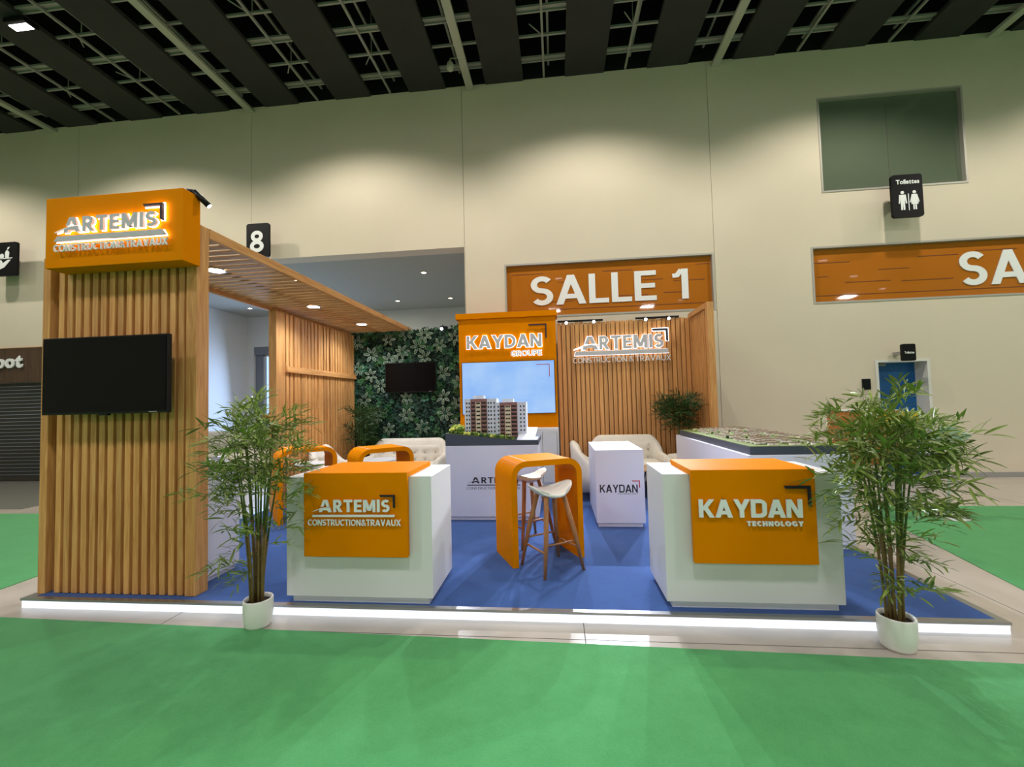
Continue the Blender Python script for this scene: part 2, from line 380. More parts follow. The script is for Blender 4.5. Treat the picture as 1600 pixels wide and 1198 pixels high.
def caps(text, x0, x1, z0, z1, y, depth, mk, parent, t=.17, gap=.10, back=None, bo=.03, sq=False, space=.25, name='letter'):
    """capitals, every letter a part; back = emissive plate fixed behind the letter"""
    g = [None if c == ' ' else glyph(c, t, sq) for c in text]
    tot = sum((q[0] + gap) if q else space for q in g) - gap; sx = (x1 - x0) / tot; sz = z1 - z0; cur = 0; off = root_loc(parent)
    for ch, q in zip(text, g):
        if q is None: cur += space; continue
        ox = x0 + cur * sx
        o = link(name, strokes_mesh('letter', q[1], 0, depth, mk, ox, z0, y, sx, sz, off), parent)
        if back: link('backlight', strokes_mesh('backlight', q[1], bo, .004, back, ox, z0, y + .006, sx, sz, off), o)
        cur += q[0] + gap
def word(text, x0, x1, z0, z1, y, depth, mats, parent, offset=.0, gap=.09):
    """mixed-case lettering, every letter a part"""
    bx = [glyph_box(ch, offset) for ch in text]
    tot = sum(b[1] - b[0] for b in bx) + gap * (len(text) - 1)
    H = glyph_box('H', offset)[3]; sx = (x1 - x0) / tot; sz = (z1 - z0) / H; cur = 0; off = root_loc(parent)
    for ch, b in zip(text, bx):
        link('letter', stand('letter', glyph_curve(ch, offset), depth, mats, x0 + (cur - b[0]) * sx, z0, y, sx, sz, off), parent)
        cur += (b[1] - b[0]) + gap
def corner_mark(x0, x1, z0, z1, y, t, depth, mk, parent, back=None):
    off = root_loc(parent)
    lp = [(x0, z1 - t), (x0 - t * .6, z1), (x1, z1), (x1, z0 - t * .6), (x1 - t, z0), (x1 - t, z1 - t)]
    o = link('corner_mark', outline_mesh('corner_mark', [lp[::-1]], depth, mk, 0, 0, y, 1, 1, off), parent)
    if back:
        e = t * .45
        lp2 = [(x0 - e, z1 - t - e), (x0 - t * .6, z1 + e), (x1 + e, z1 + e), (x1 + e, z0 - t * .6), (x1 - t - e, z0 - e), (x1 - t - e, z1 - t - e)]
        link('backlight', outline_mesh('backlight', [lp2[::-1]], .004, back, 0, 0, y + .006, 1, 1, off), o)
    return o
def artemis(xa0, xa1, xr0, xr1, zb, zt, y, d, parent, mk, mark, sub, subx, subz, bar, back=None, bar_sl=.03, mk_mark='ink', st=.13, sgap=.10, t=.2, sw=None, submk=None, bo=.03):
    """the ARTEMIS logotype: the split A, the swoosh, RTEMIS, the bar, the lower line and the corner mark"""
    off = root_loc(parent); H = zt - zb; aw = xa1 - xa0
    up = [(.16, .44), (.36, 1), (.66, 1), (.86, .44), (.64, .44), (.51, .80), (.38, .44)]
    dn = [(0, 0), (.12, .33), (.90, .33), (1.03, 0), (.76, 0), (.70, .15), (.32, .15), (.26, 0)]
    for k, lp in enumerate((up, dn)):
        o = link('letter_half', outline_mesh('letter_half', [lp], d, mk, xa0, zb, y, aw, H, off), parent)
        if back: link('backlight', outline_mesh('backlight', [[(.51 + (a - .51) * 1.13, (.72, .16)[k] + (b - (.72, .16)[k]) * 1.16) for a, b in lp]], .004, back, xa0, zb, y + .006 + .001 * k, aw, H, off), o)
    u = [(-.55 + 1.55 * q / 14, .03 + .40 * math.sin(min(1, q / 14 * 1.15) * PI / 2) - .05 * (q / 14) ** 3) for q in range(15)]
    lo = [(a, b - .085 * math.sin(PI * q / 14) - .006) for q, (a, b) in enumerate(u)]
    o = link('swoosh', outline_mesh('swoosh', [u + lo[::-1]], d * .7, 'letterw' if mk != 'ink' else 'ink', xa0, zb, y - d * .35, aw, H, off), parent)
    if back: link('backlight', outline_mesh('backlight', [[(a, b + .04) for a, b in u] + [(a, b - .04) for a, b in lo[::-1]]], .004, back, xa0, zb, y + .009, aw, H, off), o)
    caps('RTEMIS', xr0, xr1, zb, zt, y, d, mk, parent, t=t, gap=.13, back=back, bo=bo)
    a, b, c, e = bar
    o = link('underline_bar', outline_mesh('underline_bar', [[(a, c), (b, c), (b - bar_sl, e), (a + bar_sl, e)]], d, mk, 0, 0, y, 1, 1, off), parent)
    if back: link('backlight', outline_mesh('backlight', [[(a - .005, c - .005), (b + .005, c - .005), (b - bar_sl + .005, e + .005), (a + bar_sl - .005, e + .005)]], .004, back, 0, 0, y + .0075, 1, 1, off), o)
    caps(sub, subx[0], subx[1], subz[0], subz[1], y, d * .6, submk or ('ink' if mk == 'ink' else 'letterw'), parent, t=st, gap=sgap)
    corner_mark(*mark, y, (mark[3] - mark[2]) * .16, d, mk_mark, parent, back)

# ------------------------------------------------------------------ setting: floor, walls, ceiling
WY = 8.75; CZ = 8.34
fl = struct(box(-18, 24, -16, 16, -.2, 0).build('floor', 'floor'))
for x in (-6.1, -3.0, .14, 3.25, 6.4, 9.5): box(x, x + .006, -15.9, 8.7, -.004, .0006).build('floor_joint', 'groove', fl)
for y in (2.96, 6.1, 8.2): box(-17.9, 23.9, y, y + .006, -.004, .0006).build('floor_joint', 'groove', fl)

struct(box(-17.9, -9.0, 6.4, 8.7, 0, .004).build('floor_2', 'grey_tile'))
def wall_cells(x0, x1, z0, z1, holes):
    xs = sorted({x0, x1} | {h[0] for h in holes if x0 < h[0] < x1} | {h[1] for h in holes if x0 < h[1] < x1})
    out = []
    for a, b in zip(xs, xs[1:]):
        cm = (a + b) / 2; hs = sorted([h for h in holes if h[0] <= cm <= h[1]], key=lambda h: h[2]); z = z0
        for h in hs:
            if h[2] > z: out.append((a, b, z, h[2]))
            z = max(z, h[3])
        if z < z1: out.append((a, b, z, z1))
    return out
OPEN = (-8.6, -1.84, 0, 4.865)
WIN1 = (-.998, 3.165, 3.30, 4.435); WIN2 = (4.97, 10.6, 3.32, 4.43); WIN3 = (5.225, 7.80, 5.48, 7.355)
DOORH = (6.02, 6.88, 0, 2.165); SHUT = (-14.2, -10.6, .05, 2.324)
holes = [OPEN, WIN1, WIN2, WIN3, DOORH, SHUT]
seams = [-18, -10.97, -6.628, -1.828, 3.185, 24]
wall_root = bpy.data.objects.new('wall_back', None); C.objects.link(wall_root); struct(wall_root)
for a, b in zip(seams, seams[1:]):
    mb = MB()
    for c in wall_cells(a + .004, b - .004, 0, CZ, holes): mb.box(c[0], c[1], WY, WY + .35, c[2], c[3])
    mb.build('wall_panel', 'wall', wall_root)
box(-18, 24, WY + .355, WY + .36, 4.9, CZ).build('backing_board', 'groove', wall_root)
for nm, a in (('wall_left', (-18.2, -18, -16, 16, 0, CZ)), ('wall_right', (24, 24.2, -16, WY + .35, 0, CZ)), ('wall_front', (-18, 24, -16.2, -16, 0, CZ))):
    struct(box(*a).build(nm, 'wall'))
struct(box(3.2, 6.02, WY - .02, WY, 0, .09).box(6.88, 23.9, WY - .02, WY, 0, .09).build('baseboard_back', 'grey'))
# lobby behind the opening
LBZ = 4.865; LY = 14.3
lw = struct(MB().box(-11.2, -11, WY + .35, LY + .2, 0, LBZ).build('wall_lobby_left', 'wall2'))
struct(box(-1.84, -1.64, WY + .35, LY + .2, 0, LBZ).build('wall_lobby_right', 'wall2'))
mb = MB()
for c in wall_cells(-11, -1.84, 0, LBZ, [(-10.75, -5.2, 0, 3.78)]): mb.box(c[0], c[1], LY, LY + .2, c[2], c[3])
struct(mb.build('wall_lobby_back', 'wall2'))
lc = struct(box(-11.2, -1.64, WY + .35, LY + .2, LBZ, LBZ + .15).build('ceiling_lobby', mat('lobby_ceiling', (168, 168, 158), .8)))
for x, y in ((-3.2, 10.3), (-4.9, 13.0), (-3.2, 13.0), (-9.9, 13.0), (-6.6, 10.3)):
    t = thing('recessed_ceiling_light', {(-3.2, 10.3): 'small recessed downlight in lobby ceiling, nearest to the wall opening edge', (-4.9, 13.0): 'tiny recessed downlight at the back of the lobby ceiling, left one of the rear pair',
        (-3.2, 13.0): 'tiny recessed downlight at the back of the lobby ceiling, right one of the rear pair', (-9.9, 13.0): 'small recessed downlight in lobby ceiling seen under the wooden canopy', (-6.6, 10.3): 'recessed lobby downlight hidden over the wooden canopy'}[(x, y)],
        'ceiling light', (x, y, LBZ), 0, 'lobby downlights')
    MB().lathe([(.06, -.012), (.075, -.012), (.075, 0), (.06, 0)], 16, cap=False).build('trim_ring', 'white', t, False)
    MB().lathe([(.058, -.008), (.0001, -.008)], 16).build('lens', 'lensw', t, False)
# lobby glazing in the recess
wd = bpy.data.objects.new('window_4', None); C.objects.link(wd); struct(wd)
mb = MB().box(-10.75, -10.42, LY + .1, LY + .18, 0, 3.78).box(-10.75, -5.2, LY + .02, LY + .18, 3.5, 3.78)
mb.build('recess_panel', mat('recess_grey', (120, 124, 132), .6), wd)
for x in (-10.42, -9.25, -8.1, -6.95, -5.8): box(x, x + .07, LY + .06, LY + .14, 0, 3.5).build('mullion', 'frame', wd)
for z in (0, .02 + 3.42): box(-10.42, -5.2, LY + .06, LY + .14, z, z + .08).build('window_rail', 'frame', wd)
for x in (-10.35, -9.18, -8.03, -6.88): box(x, x + 1.08, LY + .095, LY + .105, .08, 3.44).build('glass_pane', 'glass', wd)
gnd = struct(box(-30, 12, 16, 40, -.3, -.02).build('ground_outside', mat('outside_paving', (170, 170, 165), .9)))
bd = thing('apartment_building', 'pale distant building seen through the lobby glazing', 'building', (-16, 30, 0))
box(-21, -9, 30, 34, 0, 9).build('facade', mat('far_facade', (190, 196, 200), .8), bd)
for i in range(7):
    for k in range(3): box(-20.3 + i * 1.6, -19.5 + i * 1.6, 29.96, 30.02, 1.4 + k * 2.6, 2.8 + k * 2.6).build('window', 'mwin', bd)
tr = thing('tree', 'small leafy tree outside the lobby window', 'tree', (-11.0, 17.6, 0))
MB().tube([(-11.0, 17.6, -.02), (-11.02, 17.6, 1.2), (-11.05, 17.65, 2.2)], [.08, .06, .04]).build('trunk', 'stem', tr)
mb = MB()
for i in range(900):
    d = Vector((random.gauss(0, 1), random.gauss(0, 1), random.gauss(0, 1))).normalized() * random.random() ** .4
    p = Vector((-11.0 + d.x * .9, 17.7 + d.y * .8, 2.1 + d.z * .95)); u = Vector((random.gauss(0, 1), random.gauss(0, 1), random.gauss(0, 1))).normalized() * .07; w = u.orthogonal().normalized() * .03
    mb.add([p - u, p + w, p + u, p - w], [(0, 1, 2, 3)])
f = mb.build('foliage', 'lime', tr); f['kind'] = 'stuff'

# ceiling: dark panels, trays, grid rails
roof = struct(box(-18.2, 24.2, -16.2, WY + .4, 10.0, 10.2).build('ceiling', 'roof'))
struct(MB().box(-18, 24, WY + .02, WY + .35, CZ, 10).box(-18, 24, -16.2, -16, CZ, 10).box(-18.2, -18, -16.2, WY + .35, CZ, 10).box(24, 24.2, -16.2, WY + .35, CZ, 10).build('wall_attic', 'roof'))
pm = box(-.4, .4, -16, WY, -.02, .06).mesh('ceiling_panel', 'panel')
gaps = []
for k in range(-10, 15):
    cx = -.9 + 1.665 * k
    if -17.6 < cx < 23.5: link('ceiling_panel', pm, roof, (cx, 0, CZ)); gaps.append((cx + .8325, k))
rl = box(-.45, .45, -.018, .018, -.02, .02).mesh('cross_rail', 'rail'); rl2 = box(-.45, .45, -.065, -.04, -.02, .02).box(-.45, .45, .04, .065, -.02, .02).box(-.45, .45, -.04, .04, .01, .02).mesh('cross_rail', 'rail')
ln = box(-.02, .02, -16, WY, -.02, .02).mesh('long_rail', 'rail'); tray = box(-.075, .075, -16, WY, -.03, .03).mesh('cable_tray', 'beam')
dg = MB().tube([(-.33, 0, .03), (0, .0, .0)], .012, 6).mesh('brace', 'rail'); hang = MB().tube([(0, 0, 0), (0, 0, 1.3)], .01, 6).mesh('hanger', 'rail')
for gx, k in gaps:
    if k % 3 == 2: link('cable_tray', tray, roof, (gx + .1, 0, CZ - .09)); link('long_rail', ln, roof, (gx - .12, 0, CZ + .3))
    else: link('long_rail', ln, roof, (gx, 0, CZ + .03)); link('long_rail', ln, roof, (gx + .1, 0, CZ + .28))
    for i in range(8):
        y = 8.3 - i * .55
        link('cross_rail', rl2 if i % 2 == 0 else rl, roof, (gx, y, CZ + .06))
    if k % 3 != 2:
        for y in (7.5, 6.4):
            link('brace', dg, roof, (gx, y + .25, CZ + .05), (0, 0, random.choice((.9, -.9, .8)))); link('hanger', hang, roof, (gx, y + .3, CZ + .05))
bm_ = box(-18, 24, -.06, .06, -.1, .1).mesh('roof_beam', mat('roof_beam_paint', (26, 26, 26), .9))
for y in (8.0, 6.8, 5.6, 4.4): link('roof_beam', bm_, roof, (0, y, CZ + .9))
for x in FLOOD_X + (10.4,):
    t = thing('hall_flood_light', {-8.92: 'bright rectangular flood light glowing under the dark ceiling at the top left corner', -4.12: 'warm glowing flood light under a dark ceiling panel at the top edge', .72: 'flood light under the ceiling above the wide white plinth, out of view', 5.55: 'flood light under the ceiling above the aisle right of the stand, out of view'}.get(x, 'flood light under the ceiling at far right, in front of the second hall name'), 'ceiling light', (x, 6.2, CZ - .03), 0, 'hall flood lights')
    box(-.2, .2, -.12, .12, -.1, -.01).build('housing', 'black', t, False, .01)
    box(-.17, .17, -.06, .06, -.105, -.099).build('lens', 'flood', t, False)
for kk, (x, y) in enumerate(((13.4, -5), (17, -8.4), (21, -12), (3.8, -9.7), (.3, -5.6), (8.6, -12.5), (-8, -5.6), (-4, -9.7))):
    if True:
        t = thing('hall_flood_light', 'flood light behind the camera, ' + ('mirrored highest in the right orange window', 'mirrored midway in the right orange window', 'mirrored lowest in the right orange window', 'mirrored beside the digit one', 'mirrored between the first two hall name letters', 'mirrored low at the right end of the centre orange window', 'over the left aisle, near row', 'over the left aisle, far row')[kk], 'ceiling light', (x, y, CZ - .03), 0, 'hall flood lights')
        box(-.2, .2, -.12, .12, -.1, -.01).build('housing', 'black', t, False, .01)
        box(-.17, .17, -.06, .06, -.105, -.099).build('lens', 'flood', t, False)
t = thing('pendant_loudspeaker', 'small pale teardrop speaker hanging from the ceiling grid beside a cable tray', 'speaker', (-1.86, 7.9, CZ - .12))
MB().tube([(0, 0, 0), (0, 0, .04), (.18, 0, .04)], .012, 6).build('bracket', 'beam', t, False)
MB().lathe([(.0001, -.2), (.05, -.19), (.075, -.14), (.06, -.06), (.02, 0)], 16).build('shell', 'beam', t, False)

# glazed strips in the wall
def window(name, r, pane_mat, fr=.035, seams=()):
    o = bpy.data.objects.new(name, None); C.objects.link(o); struct(o)
    x0, x1, z0, z1 = r; y0 = WY - .01; y1 = WY + .12
    MB().box(x0, x0 + fr, y0, y1, z0, z1).box(x1 - fr, x1, y0, y1, z0, z1).box(x0 + fr, x1 - fr, y0, y1, z0, z0 + fr).box(x0 + fr, x1 - fr, y0, y1, z1 - fr, z1).build('window_frame', 'frame', o)
    box(x0 + fr, x1 - fr, WY + .07, WY + .1, z0 + fr, z1 - fr).build('pane', pane_mat, o)
    for a, b, z in seams: box(a, b, WY + .066, WY + .071, z, z + .012).build('joint', mat('glass_joint', (110, 50, 10), .5) if 'glass_joint' not in bpy.data.materials else bpy.data.materials['glass_joint'], o)
    return o
w1 = window('window_1', WIN1, 'oglass', seams=[(-.85, -.2, 4.22), (1.0, 1.6, 4.2), (.1, .45, 4.02), (1.7, 2.2, 3.98), (2.85, 3.1, 4.24), (2.4, 3.0, 3.93), (-.1, .4, 3.62), (1.2, 1.9, 3.68), (2.2, 2.6, 3.7), (-.9, 3.1, 3.46)])
caps('SALLE', -.465, 2.06, 3.56, 4.165, WY + .065, .012, 'letterw', w1, t=.17, gap=.075)
caps('1', 2.38, 2.68, 3.56, 4.165, WY + .065, .012, 'letterw', w1, t=.17)
w2 = window('window_2', WIN2, 'oglass', seams=[(5.0, 5.7, 4.12), (6.2, 6.75, 3.94), (6.9, 7.6, 4.15), (5.6, 6.4, 3.72), (7.9, 8.6, 4.2), (5.1, 5.3, 3.85), (6.6, 7.5, 3.7), (5.0, 9.5, 3.48)])
caps('SALLE', 7.60, 10.15, 3.55, 4.19, WY + .065, .012, 'letterw', w2, t=.17, gap=.075)
w3 = window('window_3', WIN3, 'gglass')
box(6.5, 6.504, WY + .064, WY + .071, 5.6, 7.2).build('joint', 'groove', w3)
dr = bpy.data.objects.new('door_1', None); C.objects.link(dr); struct(dr)
MB().box(5.98, 6.03, WY - .03, WY + .3, 0, 2.2).box(6.87, 6.92, WY - .03, WY + .3, 0, 2.2).box(6.03, 6.87, WY - .03, WY + .3, 2.155, 2.2).build('door_frame', 'wall2', dr)
box(6.03, 6.87, WY + .26, WY + .3, .01, 2.155).build('door_leaf', 'bluedoor', dr)
box(6.15, 6.32, WY + .2, WY + .26, 2.1, 2.14).build('door_closer', 'grey', dr)
MB().tube([(6.75, WY + .26, 1.05), (6.75, WY + .2, 1.05), (6.63, WY + .2, 1.05)], .01).build('door_handle', 'alu', dr)
t = thing('wall_access_panel', 'small square black panel on the wall left of the blue door', 'wall panel', (5.81, WY, 1.75))
box(5.74, 5.885, WY - .03, WY, 1.65, 1.855).build('plate', 'black', t, bevel=.006); box(5.755, 5.87, WY - .034, WY - .03, 1.665, 1.84).build('cover', 'sign', t)

# closed shop at the far left
t = thing('shop_shutter', 'dark closed roller shutter of the shop at far left', 'shutter', (-12.4, WY, 0.05))
sl = box(-1.8, 1.8, 0, .02, 0, .076).box(-1.8, 1.8, -.008, 0, .06, .076).mesh('shutter_slat', 'shutter')
for i in range(27): link('shutter_slat', sl, t, (0, .05, .06 + i * .082))
box(-14.2, -10.6, WY + .03, WY + .09, .05, .11).build('bottom_rail', 'shutter', t)
struct(box(-14.3, -10.5, WY - .05, WY + .1, 0, .05).build('trim_1', 'grey_tile'))
t = thing('shop_fascia', 'dark wood plank shop fascia reading Spot above the shutter', 'shop sign', (-12.4, WY, 2.32))
for i in range(12): box(-14.2 + i * .3, -13.905 + i * .3, WY - .08, WY, 2.324, 3.14).build('plank', 'walnut', t)
word('Spot', -13.12, -12.21, 2.68, 2.98, WY - .09, .03, 'letterw', t, offset=.035, gap=.03)
box(-14.2, -10.6, WY - .09, WY - .08, 3.125, 3.14).build('trim_strip', 'table_wood', t)

# hanging wall signs
def board(name, label, x0, x1, z0, z1, y, r=.05, edge=True):
    t = thing(name, label, 'sign', ((x0 + x1) / 2, y, z0))
    lp = []
    for cx, cz, a in ((x1 - r, z0 + r, -90), (x1 - r, z1 - r, 0), (x0 + r, z1 - r, 90), (x0 + r, z0 + r, 180)):
        for k in range(6): q = math.radians(a + k * 18); lp.append((cx + r * math.cos(q), cz + r * math.sin(q)))
    off = root_loc(t)
    link('board', outline_mesh('board', [lp], .05, 'sign', 0, 0, y + .05, 1, 1, off), t)
    MB().box((x0 + x1) / 2 - .04, (x0 + x1) / 2 + .04, y + .05, WY, z0 + (z1 - z0) * .4, z0 + (z1 - z0) * .6).build('wall_bracket', 'grey', t)
    return t
def loops_part(t, name, loops, y, mk='letterw', d=.004): return link(name, outline_mesh(name, loops, d, mk, 0, 0, y, 1, 1, root_loc(t)), t)
def circ(cx, cz, r, n=14, rz=None): return [(cx + r * math.cos(2 * PI * k / n), cz + (rz or r) * math.sin(2 * PI * k / n)) for k in range(n)]
t = board('wall_sign', 'black rounded sign with a large white number 8', -6.481, -5.965, 4.80, 5.525, 8.4)
caps('8', -6.395, -6.08, 4.90, 5.36, 8.398, .006, 'letterw', t, t=.19)
t = board('wall_sign', 'black square sign with a white hand holding a food tray at the left edge', -12.95, -12.07, 4.74, 5.51, 8.4)
y = 8.397
loops_part(t, 'tray', [[(-12.80, 5.115), (-12.18, 5.13), (-12.18, 5.15), (-12.80, 5.14)]], y)
loops_part(t, 'hand', [[(-12.75, 4.90), (-12.55, 4.87), (-12.38, 4.93), (-12.22, 5.10), (-12.30, 5.10), (-12.42, 5.03), (-12.46, 5.10), (-12.53, 5.10), (-12.52, 4.98), (-12.75, 4.98)]], y)
loops_part(t, 'dish', [circ(-12.45, 5.19, .055, 14, .06)], y); loops_part(t, 'dish', [circ(-12.62, 5.2, .08, 14, .07)], y)
loops_part(t, 'bottle', [[(-12.36, 5.15), (-12.27, 5.15), (-12.26, 5.27), (-12.30, 5.32), (-12.34, 5.32), (-12.37, 5.26)]], y)
loops_part(t, 'flame', [[(-12.32, 5.34), (-12.28, 5.345), (-12.25, 5.40), (-12.30, 5.39)]], y)
t = board('toilet_sign', 'tall black sign reading Toilettes over white man and woman figures', 6.215, 6.735, 4.77, 5.56, 8.4)
word('Toilettes', 6.29, 6.68, 5.385, 5.465, y, .004, 'letterw', t, offset=.03, gap=.05)
def man(cx, z):
    loops_part(t, 'figure_head', [circ(cx, z + .325, .03)], y)
    loops_part(t, 'figure_body', [[(cx - .035, z), (cx - .006, z), (cx, z + .12), (cx + .006, z), (cx + .035, z), (cx + .037, z + .2), (cx + .05, z + .12), (cx + .072, z + .12), (cx + .055, z + .285), (cx - .055, z + .285), (cx - .072, z + .12), (cx - .05, z + .12), (cx - .037, z + .2)]], y)
def woman(cx, z):
    loops_part(t, 'figure_head', [circ(cx, z + .325, .03)], y)
    loops_part(t, 'figure_body', [[(cx - .03, z), (cx - .005, z), (cx - .005, z + .1), (cx + .005, z + .1), (cx + .005, z), (cx + .03, z), (cx + .03, z + .1), (cx + .06, z + .1), (cx + .045, z + .2), (cx + .062, z + .13), (cx + .08, z + .14), (cx + .045, z + .285), (cx - .045, z + .285), (cx - .08, z + .14), (cx - .062, z + .13), (cx - .045, z + .2), (cx - .06, z + .1), (cx - .03, z + .1)]], y)
man(6.385, 4.9); woman(6.585, 4.9); loops_part(t, 'divider', [[(6.478, 4.89), (6.492, 4.89), (6.492, 5.2), (6.478, 5.2)]], y)
t = board('toilet_sign', 'small black sign reading Toilettes above the blue door', 6.235, 6.46, 2.15, 2.457, 8.42, .03)
word('Toilettes', 6.27, 6.43, 2.28, 2.32, 8.418, .004, 'letterw', t, offset=.03, gap=.05)

# carpet of the aisle
def slab(name, pts, z0, z1, mk, parent=None):
    n = len(pts); v = [(a, b, z0) for a, b in pts] + [(a, b, z1) for a, b in pts]
    fs = [tuple(range(n))[::-1], tuple(range(n, 2 * n))] + [(i, (i + 1) % n, (i + 1) % n + n, i + n) for i in range(n)]
    return MB().add(v, fs).build(name, mk, parent)
t = thing('aisle_carpet', 'bright green needle felt carpet laid around the stand', 'carpet', (0, 0, 0))
slab('carpet_sheet', [(-17.9, -15.9), (23.9, -15.9), (23.9, 2.32), (-17.9, 3.35)], 0, .006, 'green', t)
slab('carpet_sheet', [(-17.9, 3.35), (-5.08, 3.035), (-5.28, 6.1), (-17.9, 6.1)], 0, .006, 'green', t)
slab('carpet_sheet', [(3.42, 2.825), (23.9, 2.32), (23.9, 6.58), (4.2, 6.58)], 0, .006, 'green', t)

# ------------------------------------------------------------------ the stand: platform
PZ = .08
t = thing('stand_platform', 'low stand platform with blue carpet and glowing white front edge', 'platform', (-.8, 3.17, 0))
box(-4.44, 2.89, 3.2, 8.62, 0, .07).build('deck', 'grey', t)
slab('blue_carpet', [(-4.36, 3.215), (2.845, 3.215), (2.845, 8.6), (-4.36, 8.6)], .07, .0798, 'blue', t)
MB().box(-4.45, 2.9, 3.17, 3.215, .062, .0802).box(-4.45, -4.36, 3.215, 8.62, .062, .0802).box(2.845, 2.9, 3.215, 8.62, .062, .0802).build('edge_trim', 'alu', t)
box(-4.445, 2.895, 3.178, 3.2, .002, .061).build('led_strip', 'led', t)

# front slatted wall with portal post
t = thing('slatted_front_wall', 'tall wooden slat wall carrying the lit sign and the front television', 'partition', (-3.7, 3.33, PZ))
r0 = root_loc(t)
box(-4.415, -4.345, 3.26, 3.42, PZ, 2.95).build('end_post', 'wood', t, bevel=.003)
box(-3.065, -2.97, 3.27, 3.40, PZ, 3.17).build('portal_post', 'wood', t, bevel=.003)
box(-3.105, -3.067, 3.30, 3.40, PZ, 3.0).build('side_post', 'wood', t, bevel=.003)
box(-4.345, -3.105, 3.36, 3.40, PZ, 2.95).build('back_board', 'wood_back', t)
sm_ = box(-.026, .026, -.03, .03, 0, 2.84).mesh('slat', 'wood', bevel=.002)
for i in range(15): link('slat', sm_, t, (-4.25 + i * .0812 - r0.x, 3.305 - r0.y, .004))
box(-4.345, -3.105, 3.325, 3.362, 2.6, 2.66).build('batten', 'wood', t)

t = thing('lit_sign_box', 'large orange sign box with glowing logo atop the front slat wall', 'sign', (-3.56, 3.2, 2.795))
box(-4.185, -2.938, 3.1, 3.27, 2.795, 3.385).build('sign_case', 'orange', t, bevel=.003)
artemis(-3.965, -3.815, -3.79, -3.13, 3.068, 3.192, 3.075, .02, t, 'letter', (-3.238, -3.078, 3.125, 3.255), 'CONSTRUCTION&TRAVAUX', (-4.063, -3.038), (2.915, 2.975), (-4.05, -3.052, 2.997, 3.04), 'halo', mk_mark='purple', st=.17)
light('sign_glow_lamp', 'POINT', (-3.57, 3.088, 3.02), .0, WARM, size=.01)

def television(name, label, x0, x1, z0, z1, y, wall_y, bar=.0):
    t = thing(name, label, 'television', ((x0 + x1) / 2, y, z0))
    box(x0, x1, y + .004, y + .045, z0, z1).build('cabinet', 'black', t, bevel=.004)
    box(x0 + .012, x1 - .012, y, y + .006, z0 + .02, z1 - .012).build('screen', 'screen', t)
    cx = (x0 + x1) / 2
    box(cx - .04, cx + .04, y - .001, y + .03, z0 - .012, z0 + .002).build('sensor_bar', 'black', t)
    box(cx + (x1 - x0) * .36, cx + (x1 - x0) * .42, y - .0005, y + .004, z0 + .006, z0 + .013).build('badge', 'grey', t)
    box(cx - .2, cx + .2, y + .045, wall_y, (z0 + z1) / 2 - .12, (z0 + z1) / 2 + .12).build('wall_bracket', 'grey', t)
    return t
television('television', 'large black television on the front slat wall', -4.197, -3.067, 1.583, 2.213, 3.1, 3.275)

# canopy
t = thing('slatted_canopy', 'wooden slatted canopy running back along the left side of the stand', 'canopy', (-3.6, 6, 3.05))
r0 = root_loc(t)
box(-3.005, -2.965, 3.40, 8.62, 3.085, 3.17).build('fascia_beam', 'woody', t, bevel=.003)
box(-4.24, -4.19, 3.42, 8.62, 3.04, 3.13).build('side_beam', 'woody', t, bevel=.003)
box(-4.19, -3.005, 3.40, 3.43, 3.07, 3.15).build('end_beam', 'woodx', t); box(-4.19, -3.005, 8.59, 8.62, 3.07, 3.15).build('end_beam', 'woodx', t)
cs = box(-.592, .592, -.044, .044, 0, .013).mesh('slat', 'woodx', bevel=.002)
for i in range(39): link('slat', cs, t, (-3.6 - r0.x, 3.5 + i * .131 - r0.y, 3.088 - r0.z))
box(-3.65, -3.55, 3.43, 8.59, 3.101, 3.13).build('spine_batten', 'woody', t); box(-4.15, -4.1, 3.43, 8.59, 3.101, 3.13).build('spine_batten', 'woody', t)
for i, (x, y) in enumerate(DOWN):
    q = thing('canopy_downlight', 'round white downlight in the canopy, %s' % ('nearest the portal post', 'in the middle of the row', 'farthest back near the green wall')[i], 'downlight', (x, y, 3.088))
    MB().lathe([(.085, -.006), (.102, -.006), (.102, 0), (.085, 0)], 28, cap=False).build('trim_ring', 'white', q, False)
    MB().lathe([(.084, -.004), (.0001, -.004)], 28).build('lens', 'lens', q, False)

# side slatted wall on the left
t = thing('slatted_side_wall', 'wooden slat wall with a horizontal rail at the left rear', 'partition', (-4.15, 7.2, PZ))
r0 = root_loc(t)
box(-4.22, -4.1, 5.93, 6.14, PZ, 3.04).build('end_post', 'wood', t, bevel=.003)
sm2 = box(-.03, .03, -.033, .033, 0, 2.95).mesh('slat', 'wood', bevel=.002)
ys = [6.20 + i * .098 + (.02 if i in (2, 4, 9, 13) else 0) for i in range(23)]
for yv in ys: link('slat', sm2, t, (-4.13 - r0.x, yv - r0.y, 0))
box(-4.10, -4.065, 6.14, 8.42, 2.13, 2.225).build('cross_rail', 'woody', t, bevel=.003)
bkl = [ (6.14, 6.36), (6.41, 6.56), (6.62, 7.02), (7.10, 7.42), (7.50, 8.42)]
for a, b in bkl: box(-4.19, -4.165, a, b, PZ, 3.03).build('back_board', 'wood_back', t)

